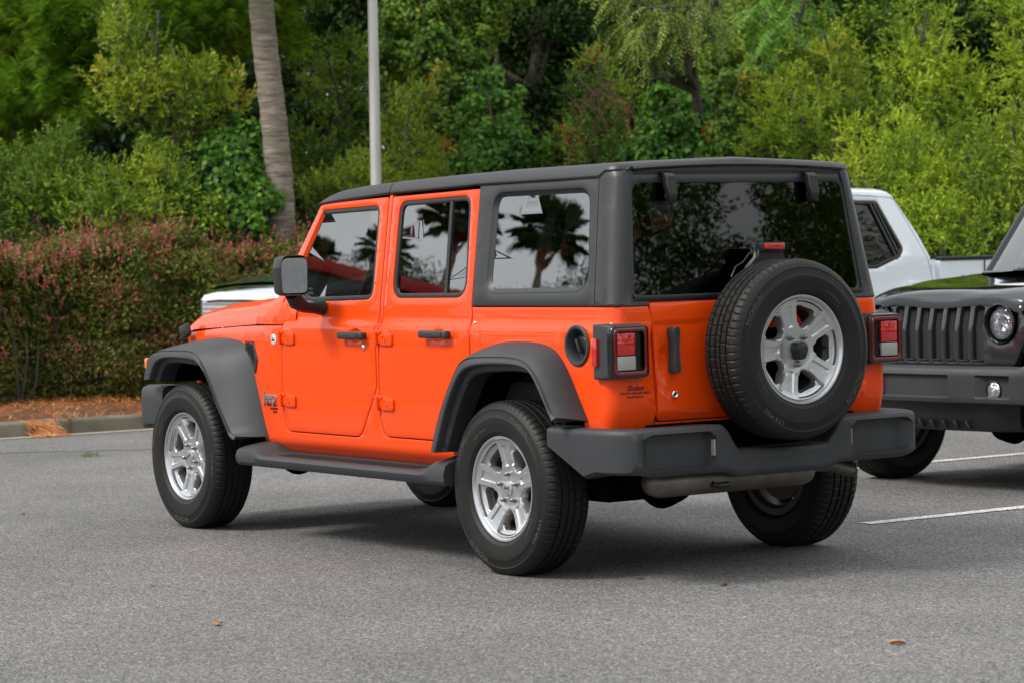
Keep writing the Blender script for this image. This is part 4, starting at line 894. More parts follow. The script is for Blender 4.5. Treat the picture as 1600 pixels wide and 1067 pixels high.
def worn_paint():
    m = bpy.data.materials.new('worn_line_paint'); m.use_nodes = True; t = m.node_tree; b = t.nodes['Principled BSDF']; n = t.nodes.new; l = t.links.new
    tc = n('ShaderNodeTexCoord'); v = n('ShaderNodeTexNoise'); v.inputs['Scale'].default_value = 55; v.inputs['Detail'].default_value = 4; r = n('ShaderNodeValToRGB')
    r.color_ramp.elements[0].position = .40; r.color_ramp.elements[1].position = .52; r.color_ramp.elements[0].color = (.20, .19, .18, 1); r.color_ramp.elements[1].color = (.62, .61, .58, 1)
    l(tc.outputs['Object'], v.inputs['Vector']); l(v.outputs['Fac'], r.inputs['Fac']); l(r.outputs['Color'], b.inputs['Base Color']); b.inputs['Roughness'].default_value = .8
    return m
M['line'] = worn_paint()

# ------------------------------------------------------------------ setting
def plane(name, x0, x1, y0, y1, z, m, kind='structure'):
    o = link(name, raw_mesh(name, [(x0, y0, z), (x1, y0, z), (x1, y1, z), (x0, y1, z)], [[0, 1, 2, 3]], False), m); o['kind'] = kind; return o
KX, KY = 10.88, -11.2
plane('ground', -300, 300, -300, 300, -.02, M['forest_floor'])
plane('car_park', -60, KX, KY, 60, 0, M['asphalt'])
rr_ = random.Random(5)
m = MB(); cq = smooth_line([(9.2, -10.9), (9.35, -6), (8.9, -3.2), (8.6, -1.9), (9.2, -.9), (9.9, .8), (10.2, 4), (10.3, 12)], 12); qr = random.Random(8)
m.grid([[(x-.012-qr.uniform(0, .012), y, .003) for x, y in cq], [(x+.012+qr.uniform(0, .012), y, .003) for x, y in cq]], flip=True); o = m.build('asphalt_seam', mat('seam_dirt', (.055, .05, .045), .95), smooth=False); o['kind'] = 'structure'
def sweep_curb(pts, prof, name, m, joints=0):
    b = MB(); b.grid([[(x+nx*a, y+ny*a, z) for a, z in prof] for (x, y, nx, ny) in pts]); o = b.build(name, m); o['kind'] = 'structure'; return o
prof_c = [(-.02, -.01), (0, .0), (.012, .10), (.022, .118), (.04, .128), (.15, .13), (.16, .12), (.17, -.01)]
pts = [(KX, y, 1, 0) for y in np.linspace(12, KY+1.5, 40)]+[(KX+1.5*(math.cos(t)-1), KY+1.5+1.5*math.sin(t), math.cos(t), math.sin(t)) for t in -np.linspace(.1, math.pi/2-.1, 8)]+[(x, KY, 0, -1) for x in np.linspace(KX-1.5, -12, 20)]
kb = sweep_curb(pts, prof_c, 'kerb', M['concrete'])
sweep_curb([(x-.001*nx, y-.001*ny, nx, ny) for x, y, nx, ny in pts], [(-.16, .0055), (-.0, .0075)], 'gutter', M['gutter'])
for i, y in enumerate(np.arange(8, -9, -1.55)):
    b = MB(); b.box((KX+.075, y-.85, .066), (.185, .010, .136)); o = b.build('kerb_joint', M['soil']); o['kind'] = 'structure'
bd = MB(); g = [[(x, y, .122+(.05*math.sin(x*1.7+y)*math.sin(y*.9)+max(0, min(.25, (x-11.2)*.03)))*min(1, max(0, (x-11.0)*2))) for y in np.linspace(-30, 14, 60)] for x in np.linspace(KX+.14, 26, 30)]
bd.grid(g, flip=True); o = bd.build('planting_bed', M['soil']); o['kind'] = 'structure'
bd = MB(); g = [[(x, y, .115) for y in (-40, KY-.14)] for x in (-14, KX+.16)]; bd.grid(g, flip=True); o = bd.build('verge', M['forest_floor']); o['kind'] = 'structure'
def stall_line(x, y0, y1, w=.10):
    b = MB(); ys = np.linspace(y0, y1, 30); q = random.Random(int(x*10)+3)
    l = [(x-w/2+q.uniform(-.006, .006), y, .004) for y in ys]; r = [(x+w/2+q.uniform(-.006, .006), y, .004) for y in ys]; b.grid([l, r], flip=False)
    o = b.build('stall_line', M['line'], smooth=False); o['kind'] = 'structure'; return o
for x, y in ((.44, -1.66), (3.02, -1.75), (5.62, -1.8), (8.22, -1.86), (-2.15, -1.6), (-4.7, -1.6)): stall_line(x, y, -7.0)

# ------------------------------------------------------------------ leaves
rng = np.random.default_rng(11)
def unit(v): return v/(np.linalg.norm(v, axis=-1, keepdims=True)+1e-12)
def leaf_quads(base, d, up, L_, Wd, fold=.25, droop=0.):
    """one folded pointed leaf (4 verts, 2 tris) per row"""
    n = len(base); s = unit(np.cross(d, up)); nn = np.cross(s, d); L_ = np.broadcast_to(L_, (n,))[:, None]; Wd = np.broadcast_to(Wd, (n,))[:, None]
    mid = base+d*L_*.45; a = mid+s*Wd*.5+nn*Wd*fold; b = mid-s*Wd*.5+nn*Wd*fold; tip = base+d*L_-np.array([0, 0, 1.])*droop*L_
    v = np.stack([base, a, tip, b], 1).reshape(-1, 3); i = np.arange(n)*4
    f = np.concatenate([np.stack([i, i+1, i+2], 1), np.stack([i, i+2, i+3], 1)]); return v, f
def rand_dir(n): return unit(rng.normal(size=(n, 3)))
def blob_points(c, r, n, sq=(1, 1, 1), inner=.35):
    d = rand_dir(n); k = 1-(1-inner)*rng.random(n)**1.7; lump = 1+.22*np.sin(d[:, 0]*5+c[0]*3)*np.cos(d[:, 2]*6+c[1]*2)+.12*np.sin(d[:, 1]*11+c[2])
    return np.array(c)+d*(r*k*lump)[:, None]*np.array(sq), d
def gen_leaves(blobs, kind, dens, size=1.):
    V = []; Fs = []; off = 0
    for (c, r) in blobs:
        A = math.pi*r*r
        if kind == 'sprig':         # upright whorled shoots of narrow leaves
            ns = max(6, int(A*dens*95/size**2)); p, d = blob_points(c, r, ns); ax = unit(d*.8+np.array([0, 0, .50])+rng.normal(size=(ns, 3))*.42); k = 11
            t = np.linspace(0, 1, k); L0 = .17*size*rng.uniform(.7, 1.3, ns); B = (p[:, None]+ax[:, None]*(t[None, :, None]*L0[:, None, None])).reshape(-1, 3)
            AX = np.repeat(ax, k, 0); q = unit(np.cross(AX, rand_dir(ns*k))); dd = unit(AX*np.tile(.35+.9*t, ns)[:, None]+q); v, f = leaf_quads(B, dd, AX, .060*size*rng.uniform(.7, 1.2, ns*k), .021*size)
        elif kind == 'broad':
            n = max(10, int(A*dens*620/size**2)); p, d = blob_points(c, r, n); dd = unit(d*.5+rng.normal(size=(n, 3))*.75+np.array([0, 0, -.25])); v, f = leaf_quads(p, dd, unit(d*.6+np.array([0, 0, .8])+rng.normal(size=(n, 3))*.3), .078*size*rng.uniform(.6, 1.25, n), .046*size)
        elif kind == 'ivy':
            n = max(10, int(A*dens*420/size**2)); p, d = blob_points(c, r, n, inner=.55); nrm = unit(d*.8+np.array([0, 0, .5])+rng.normal(size=(n, 3))*.35); dd = unit(np.cross(nrm, rand_dir(n))+np.array([0, 0, -.6])); v, f = leaf_quads(p, dd, nrm, .095*size*rng.uniform(.6, 1.2, n), .085*size, .12)
        elif kind == 'needle':      # tufts of long needles
            ns = max(5, int(A*dens*30)); p, d = blob_points(c, r, ns); ax = unit(d*.5+np.array([0, 0, .45])+rng.normal(size=(ns, 3))*.4); k = 76
            AX = np.repeat(ax, k, 0); tt = rng.random(ns*k); B = np.repeat(p, k, 0)+AX*(tt*.12)[:, None]; q = unit(np.cross(AX, rand_dir(ns*k))); dd = unit(AX*(.35+.9*rng.random(ns*k))[:, None]+q)
            v, f = leaf_quads(B, dd, AX, .21*size*rng.uniform(.7, 1.1, ns*k), .0046*size, 0., .15)
        elif kind == 'droop':       # hanging feathered leaves
            ns = max(5, int(A*dens*26)); p, d = blob_points(c, r, ns, inner=.2); ax = unit(d*np.array([.9, .9, .1])+np.array([0, 0, -.55])+rng.normal(size=(ns, 3))*.3); k = 20
            t = np.tile(np.linspace(0, 1, k), ns); AX = np.repeat(ax, k, 0); B = np.repeat(p, k, 0)+AX*(t*.42*size)[:, None]+np.array([0, 0, -1.])*(t**2*.10)[:, None]; q = unit(np.cross(AX, np.array([0, 0, 1.])))*np.tile([1, -1], ns*k//2)[:, None]
            dd = unit(AX*.7+q+np.array([0, 0, -.35])+rng.normal(size=(ns*k, 3))*.15); v, f = leaf_quads(B, dd, unit(np.cross(AX, q)), .10*size*rng.uniform(.8, 1.1, ns*k), .026*size)
        V.append(v); Fs.append(f+off); off += len(v)
    return np.concatenate(V), np.concatenate(Fs)
G = lambda *c: c
LM = {
 'myrtle': leaf_mat('myrtle_leaves', [(0, (0.043, 0.090, 0.012)), (.28, (0.123, 0.217, 0.020)), (.55, (0.275, 0.392, 0.029)), (.82, (0.478, 0.580, 0.043)), (1, (0.638, 0.667, 0.072))], .42, .42, 1.1),
 'yellowgreen': leaf_mat('yellow_green_leaves', [(0, (0.035, 0.080, 0.013)), (.3, (0.112, 0.192, 0.022)), (.6, (0.240, 0.336, 0.029)), (.88, (0.432, 0.496, 0.040)), (1, (0.640, 0.352, 0.064))], .42, .4, 1.0),
 'olive': leaf_mat('olive_leaves', [(0, (0.026, 0.061, 0.012)), (.35, (0.079, 0.149, 0.018)), (.65, (0.175, 0.280, 0.028)), (1, (0.333, 0.438, 0.038))], .45, .35, 1.0),
 'green': leaf_mat('green_leaves', [(0, (0.018, 0.054, 0.012)), (.35, (0.057, 0.143, 0.021)), (.7, (0.128, 0.285, 0.033)), (1, (0.255, 0.465, 0.060))], .4, .38, 1.1),
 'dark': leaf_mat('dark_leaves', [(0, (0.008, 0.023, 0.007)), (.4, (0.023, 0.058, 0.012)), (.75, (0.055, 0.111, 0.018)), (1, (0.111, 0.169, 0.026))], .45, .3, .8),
 'needle': leaf_mat('pine_needles', [(0, (0.048, 0.120, 0.013)), (.35, (0.120, 0.272, 0.019)), (.7, (0.240, 0.432, 0.029)), (.92, (0.384, 0.544, 0.048)), (1, (0.544, 0.256, 0.080))], .4, .4, .8),
 'vine': leaf_mat('vine_leaves', [(0, (0.027, 0.068, 0.013)), (.35, (0.075, 0.158, 0.021)), (.65, (0.165, 0.285, 0.033)), (.86, (0.315, 0.375, 0.045)), (.95, (0.540, 0.210, 0.045)), (1, (0.675, 0.075, 0.030))], .45, .35, 1.6),
 'pale': leaf_mat('pale_hanging_leaves', [(0, (0.047, 0.081, 0.016)), (.35, (0.128, 0.189, 0.034)), (.7, (0.257, 0.338, 0.061)), (1, (0.419, 0.499, 0.121))], .45, .4, 1.0),
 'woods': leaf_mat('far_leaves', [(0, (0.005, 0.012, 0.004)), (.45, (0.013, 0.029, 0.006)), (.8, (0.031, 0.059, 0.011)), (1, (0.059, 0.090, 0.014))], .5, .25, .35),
 'hedge': leaf_mat('hedge_leaves', [(0, (0.029, 0.037, 0.008)), (.28, (0.072, 0.106, 0.017)), (.5, (0.130, 0.175, 0.026)), (.70, (0.195, 0.188, 0.038)), (.84, (0.208, 0.106, 0.048)), (.95, (0.338, 0.100, 0.066)), (1, (0.546, 0.175, 0.144))], .42, .3, 2.2),
 'hedge_tip': leaf_mat('hedge_new_growth', [(0, (0.132, 0.108, 0.033)), (.35, (0.330, 0.090, 0.066)), (.65, (0.506, 0.156, 0.143)), (1, (0.682, 0.360, 0.286))], .45, .4, 2.0),
}
M['bark'] = mat('bark', (.045, .034, .025), .9, nz=(6, .2, (.085, .07, .055)), bump=(25, .8, .02))
M['twig'] = mat('twigs', (.06, .035, .02), .9)
M['dead_vine'] = mat('dead_vine', (.13, .060, .030), .85)

def PB(px, py, rpx, d): return (at_depth(px, py, d), rpx*d/FPX)
def tree(name, blobs, kind, lm, dens=3.0, size=1., trunk=None, tr=.09, label='', cat='tree', group=None, extra=None, tmat='bark'):
    """blobs: (px, py, radius_px, distance); the plant stands on its own ground point under the blobs"""
    B = [PB(*b) for b in blobs]; cx = np.mean([b[0] for b in B], 0); B0 = list(B); Bl = []
    for c, r in B:
        Bl.append((c, r*.86))
        for _ in range(4): dq = unit(rng.normal(size=3)+np.array([0, 0, .35])); Bl.append((c+dq*r*rng.uniform(.75, 1.15), r*rng.uniform(.28, .5)))
    base = np.array([cx[0], cx[1], .0]) if trunk is None else np.array([*at_depth(trunk[0], 600, trunk[1])[:2], 0.])
    root = empty(name, label, cat, tuple(base), group=group)
    sh = np.array([0, 0, 0.])
    v, f = gen_leaves(Bl, kind, dens*DK[kind], size); v = v-base
    link('crown', raw_mesh('crown', v, f, False), LM[lm], root)
    m = MB(); top = max(b[0][2] for b in B); zs = np.linspace(0, 1, 9); q = np.random.default_rng(int(abs(blobs[0][0])*7+3)); ctr = cx-base; wob = q.normal(size=(9, 2))*.07*min(1, top/3)
    hgt = top*1.0; path = [(ctr[0]*z*(1 if top > 0 else 0)+wob[i, 0]*z, ctr[1]*z+wob[i, 1]*z, hgt*z) for i, z in enumerate(zs)]; m.tube(path, [tr*(1-.75*z) for z in zs], 8)
    for (c, r) in B:
        t = c-base; h = min(max(.15, t[2]-r*1.0-.3), hgt*.9); k = h/hgt; a = np.array([ctr[0]*k, ctr[1]*k, h]); midp = (a+t)/2+q.normal(size=3)*.12
        m.tube([a, midp, t], [max(.012, tr*.45), max(.009, tr*.3), .006], 6)
        for _ in range(5): e = t+unit(q.normal(size=3))*r*.85; m.tube([t, (t+e)/2+q.normal(size=3)*.05, e], [.009, .006, .003], 4)
    m.build('trunk', M[tmat], root)
    if extra is not None: extra(root, base)
    return root
DK = dict(sprig=1.75, broad=1.7, ivy=1.7, needle=1.7, droop=1.5)
FG_ = 'shrubs and trees along the edge of the woods'

# far woods: one mass nobody could count, standing well behind the trees, tall enough to hide the sky
bl = []
for i in range(300):
    px = rng.uniform(-700, 2300); d = rng.uniform(41, 52); z = 15*rng.random()**1.4; c = at_depth(px, 400, d); bl.append((np.array([c[0], c[1], z]), rng.uniform(1.0, 2.0)))
v, f = gen_leaves(bl, 'broad', 1.6, 2.6)
b3 = []
for i in range(120):
    px = rng.uniform(-700, 2300); d = rng.uniform(54, 62); z = 17*rng.random(); c = at_depth(px, 400, d); b3.append((np.array([c[0], c[1], z]), rng.uniform(2.4, 3.6)))
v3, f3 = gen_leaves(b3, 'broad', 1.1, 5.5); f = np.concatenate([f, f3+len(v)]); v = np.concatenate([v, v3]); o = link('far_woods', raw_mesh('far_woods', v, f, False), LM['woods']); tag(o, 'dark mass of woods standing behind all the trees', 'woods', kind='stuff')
bl = []
for i in range(150):
    px = rng.uniform(-250, 1900); d = rng.uniform(36.5, 40); z = rng.uniform(0.2, 6.2); c = at_depth(px, 400, d); bl.append((np.array([c[0], c[1], z]), rng.uniform(.5, 1.0)))
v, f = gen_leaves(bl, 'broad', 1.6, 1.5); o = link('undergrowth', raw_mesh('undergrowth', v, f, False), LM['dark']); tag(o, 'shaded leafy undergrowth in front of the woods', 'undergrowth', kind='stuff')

tree('pine_tree', [(20, 60, 75, 30.5), (95, 30, 60, 30), (60, 140, 62, 30.2), (140, 90, 42, 30), (10, 175, 55, 30.5), (110, 160, 38, 29.8), (150, 20, 50, 30.6), (-60, 100, 90, 31), (-40, -30, 100, 31), (70, -60, 100, 31), (180, -60, 90, 31)], 'needle', 'needle', 2.6, 1., trunk=(66, 31.5), tr=.12, label='soft needled pine tree filling the top left corner', group=None)
tree('pine_tree', [(280, 20, 55, 28.6), (340, 45, 48, 28.4), (275, 85, 38, 28.2), (370, 10, 50, 28.5), (225, 10, 42, 29), (440, 60, 25, 28.8), (300, -60, 90, 29), (400, -70, 80, 29)], 'needle', 'needle', 3.2, 1., trunk=(210, 30), tr=.10, label='bright pine boughs with long needles left of the palm trunk')
tree('shrub_tree', [(195, 60, 42, 27.6), (230, 100, 48, 27.4), (180, 120, 40, 27.5), (265, 150, 46, 27.2), (215, 170, 42, 27.3), (320, 135, 42, 27.2), (300, 190, 36, 27.1), (355, 160, 36, 27.3), (180, 25, 30, 28), (250, 220, 34, 27.6)], 'sprig', 'yellowgreen', 2.0, 1.14, trunk=(250, 28.2), tr=.07, label='yellow green leafy small tree in front of the pines left of the palm')
tree('shrub', [(35, 300, 52, 26.6), (90, 270, 50, 26.4), (135, 310, 46, 26.2), (60, 345, 50, 26.2), (0, 350, 50, 26.4), (140, 350, 42, 26), (95, 232, 26, 26.8), (-50, 300, 70, 26.8)], 'sprig', 'olive', 2.4, .85, tr=.03, label='rounded olive green shrub at the far left above the hedge', cat='shrub')
tree('shrub', [(185, 300, 34, 25.8), (178, 340, 34, 25.6), (215, 330, 36, 25.7), (235, 285, 34, 26), (240, 350, 32, 25.6), (205, 370, 40, 25.8)], 'sprig', 'yellowgreen', 2.4, 0.96, tr=.03, label='bright yellow green shrub just above the left part of the hedge', cat='shrub')
tree('shrub', [(280, 300, 36, 26), (290, 340, 40, 25.8), (250, 250, 32, 26.6), (330, 345, 36, 25.8), (270, 260, 34, 26.4)], 'broad', 'olive', 2.4, .8, tr=.03, label='shaded green shrub over the hedge between two brighter ones', cat='shrub')
tree('vine_covered_shrub', [(345, 230, 38, 27), (385, 215, 36, 27.2), (330, 270, 36, 26.6), (375, 265, 42, 26.6), (345, 310, 40, 26.3), (395, 310, 40, 26.4), (380, 345, 36, 26.2), (410, 255, 30, 27)], 'ivy', 'green', 2.2, .75, tr=.03, label='glossy green vine covered shrub hanging left of the palm trunk', cat='shrub')
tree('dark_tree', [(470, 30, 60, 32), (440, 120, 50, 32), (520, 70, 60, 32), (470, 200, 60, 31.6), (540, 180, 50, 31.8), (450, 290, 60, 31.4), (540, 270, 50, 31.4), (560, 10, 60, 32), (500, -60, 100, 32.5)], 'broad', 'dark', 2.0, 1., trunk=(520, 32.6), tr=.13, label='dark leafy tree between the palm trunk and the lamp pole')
tree('shrub_tree', [(515, 110, 30, 30), (550, 95, 28, 30), (495, 145, 26, 29.8), (560, 140, 30, 29.8), (530, 185, 28, 29.6), (475, 230, 30, 29.2), (510, 250, 28, 29), (480, 280, 30, 29), (545, 230, 26, 29.5)], 'sprig', 'olive', 1.9, 1.0, trunk=(530, 30.4), tr=.05, label='thin mid green small tree beside the lamp pole, on its left')
tree('shrub', [(560, 265, 26, 27.8), (545, 290, 30, 27.6), (590, 285, 28, 27.6), (505, 300, 30, 27.8)], 'sprig', 'yellowgreen', 2.4, 0.96, tr=.03, label='small yellow green shrub at the foot of the lamp pole', cat='shrub')
tree('shrub', [(620, 180, 32, 29), (645, 165, 24, 29.2), (625, 215, 32, 28.8), (655, 250, 32, 28.4), (620, 265, 32, 28), (665, 280, 30, 28), (640, 290, 34, 27.8)], 'sprig', 'yellowgreen', 2.0, 1.02, tr=.035, label='loose yellowish shrub just right of the lamp pole', cat='shrub')
tree('vine_covered_tree', [(640, 30, 55, 31), (700, 20, 60, 31), (620, 95, 40, 30.8), (680, 90, 52, 30.6), (730, 80, 46, 30.8), (690, 150, 46, 30.4), (740, 150, 40, 30.4), (705, 205, 42, 30), (750, 10, 50, 31), (700, 255, 38, 29.5), (690, -60, 110, 31.5)], 'ivy', 'vine', 2.2, .62, trunk=(722, 31.3), tr=.14, label='vine smothered tree above the roof of the orange car')
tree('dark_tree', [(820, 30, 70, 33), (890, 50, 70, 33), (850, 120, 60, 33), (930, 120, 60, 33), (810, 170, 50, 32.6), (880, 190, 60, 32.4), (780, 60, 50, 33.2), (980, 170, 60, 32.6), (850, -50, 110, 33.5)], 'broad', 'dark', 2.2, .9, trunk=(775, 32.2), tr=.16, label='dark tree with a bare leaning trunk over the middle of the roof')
tree('broadleaf_shrub', [(760, 150, 34, 28.8), (790, 165, 30, 28.6), (745, 190, 34, 28.4), (800, 205, 36, 28), (760, 235, 40, 27.8), (815, 240, 36, 27.6), (770, 265, 40, 27.4), (735, 265, 30, 27.6)], 'ivy', 'green', 2.1, .72, tr=.04, label='deep green broadleaf shrub rising behind the roof rail', cat='shrub')
def dead_vines(root, base):
    m = MB(); q = np.random.default_rng(4)
    for i in range(26):
        s = at_depth(q.uniform(885, 970), q.uniform(125, 175), q.uniform(27.2, 28.2)); e = at_depth(q.uniform(880, 1000), q.uniform(200, 265), q.uniform(27.0, 28)); k = s+(e-s)*.45+np.array([q.normal()*.14, q.normal()*.14, .16+abs(q.normal())*.10])
        pts = smooth_line([s-base, k-base, (k*.4+e*.6)-base+q.normal(size=3)*.06, e-base], 5); m.tube(pts, .0042, 4, cap=False)
    m.build('dead_vines', M['dead_vine'], root)
tree('vine_covered_shrub', [(900, 160, 30, 28.4), (940, 115, 26, 28.6), (930, 95, 18, 28.6), (960, 140, 28, 28.4), (985, 170, 26, 28.2), (900, 210, 30, 28), (945, 215, 34, 28), (880, 240, 32, 27.6), (925, 250, 34, 27.4), (975, 240, 32, 27.6)], 'sprig', 'vine', 1.7, .85, tr=.035, label='shrub tangled with brown dead vines above the roof of the orange car', cat='shrub', extra=dead_vines)
tree('locust_tree', [(985, 15, 42, 25.8), (1040, 30, 40, 25.6), (1090, 20, 46, 25.6), (1010, 60, 24, 25.5), (1060, 55, 22, 25.5), (1120, 55, 30, 25.8), (1040, -50, 90, 26.5), (1130, -30, 60, 26.3), (960, -20, 40, 26)], 'droop', 'pale', 2.2, .62, trunk=(1180, 28.5), tr=.11, label='tree with pale hanging feathered leaves at the top right of centre')
tree('broadleaf_shrub', [(1030, 175, 30, 27), (1060, 160, 30, 27), (1020, 215, 36, 26.8), (1065, 205, 36, 26.6), (1040, 245, 38, 26.5), (1085, 240, 34, 26.4), (1000, 245, 26, 26.8), (1090, 180, 28, 27)], 'ivy', 'green', 2.3, .72, tr=.035, label='bright green broad leaved vine shrub left of the rear window top', cat='shrub')
tree('vine_covered_shrub', [(1125, 150, 36, 27.6), (1155, 190, 34, 27), (1120, 210, 36, 26.8), (1150, 240, 36, 26.5), (1105, 250, 30, 26.5), (1170, 130, 34, 27.8), (1095, 140, 26, 28)], 'ivy', 'vine', 2.2, .62, tr=.035, label='reddish green vine covered shrub behind the rear edge of the roof', cat='shrub')
tree('dark_tree', [(1120, 100, 50, 31), (1190, 90, 50, 31), (1250, 60, 60, 31), (1180, 30, 60, 31.2), (1290, 120, 50, 31), (1350, 60, 60, 31.4), (1300, 10, 60, 31.4), (1400, 100, 60, 31.5), (1380, 170, 50, 31), (1280, -70, 120, 32)], 'broad', 'olive', 2.0, .95, trunk=(1370, 31.8), tr=.15, label='tall shaded broadleaf tree behind the bright shrubs on the right')
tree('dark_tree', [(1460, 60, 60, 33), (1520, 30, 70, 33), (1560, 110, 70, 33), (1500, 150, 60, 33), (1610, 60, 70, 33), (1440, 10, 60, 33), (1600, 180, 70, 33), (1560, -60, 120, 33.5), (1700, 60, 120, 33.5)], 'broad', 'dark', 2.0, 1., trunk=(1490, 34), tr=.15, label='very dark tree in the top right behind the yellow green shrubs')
tree('locust_tree', [(1215, 55, 34, 28.2), (1255, 45, 36, 28), (1230, 90, 32, 27.8), (1275, 80, 30, 28), (1190, 20, 40, 28.6), (1260, 5, 40, 28.4)], 'droop', 'green', 2.0, .8, trunk=(1290, 29.5), tr=.07, label='tree with long drooping green leaves at the upper right')
WM = 'bright wax myrtle shrubs on the right'
tree('wax_myrtle', [(1205, 170, 28, 26.5), (1230, 145, 26, 26.8), (1200, 215, 32, 26.2), (1245, 200, 32, 26.2), (1225, 245, 34, 26), (1275, 235, 30, 26.2), (1280, 160, 28, 26.8), (1180, 245, 22, 26.2)], 'sprig', 'myrtle', 2.3, 0.94, tr=.03, label='bright yellow green shrub directly above the right end of the roof', cat='shrub', group=WM)
tree('wax_myrtle', [(1275, 115, 34, 27.6), (1310, 95, 30, 27.8), (1250, 105, 26, 27.8), (1320, 140, 34, 27.4), (1290, 60, 24, 28), (1350, 180, 34, 27), (1310, 190, 32, 27)], 'sprig', 'yellowgreen', 2.2, 1.02, tr=.04, label='loose yellow green shrub leaning out over the white pickup cab', cat='shrub', group=WM)
tree('wax_myrtle', [(1430, 60, 34, 26.6), (1470, 40, 26, 26.8), (1420, 110, 34, 26.4), (1465, 100, 34, 26.4), (1450, 150, 36, 26.2), (1490, 140, 34, 26.2), (1510, 190, 34, 26), (1465, 195, 34, 26), (1530, 150, 22, 26.2), (1425, 20, 22, 26.8)], 'sprig', 'myrtle', 2.3, 1.02, tr=.05, label='tall pointed yellow green shrub right of the white cab', cat='shrub', group=WM)
tree('wax_myrtle', [(1360, 240, 38, 25.6), (1410, 220, 38, 25.4), (1340, 275, 34, 25.4), (1400, 275, 42, 25), (1455, 255, 42, 25), (1440, 310, 44, 24.6), (1490, 300, 40, 24.6), (1470, 355, 44, 24.2), (1420, 350, 38, 24.4), (1380, 320, 40, 24.8), (1500, 245, 34, 25.2), (1505, 375, 40, 24.2)], 'sprig', 'myrtle', 2.4, 0.96, tr=.05, label='large bright shrub behind the cab and bed of the white pickup', cat='shrub', group=WM)
tree('wax_myrtle', [(1560, 250, 44, 24.8), (1600, 220, 50, 24.8), (1545, 300, 40, 24.4), (1595, 290, 50, 24.4), (1560, 345, 42, 24.1), (1540, 385, 38, 24), (1600, 350, 50, 24), (1660, 280, 70, 24.6), (1650, 200, 50, 25), (1570, 210, 30, 25.2)], 'sprig', 'yellowgreen', 2.5, 0.96, tr=.05, label='shrub at the right edge above the black car mirror', cat='shrub', group=WM)
tree('wax_myrtle', [(1575, 30, 34, 27), (1610, 60, 44, 27), (1560, 10, 26, 27.2), (1600, 110, 34, 26.8), (1660, 40, 60, 27.2), (1600, 140, 24, 26.6)], 'sprig', 'myrtle', 2.3, 1.08, tr=.05, label='yellow green shrub top reaching into the top right corner', cat='shrub', group=WM)

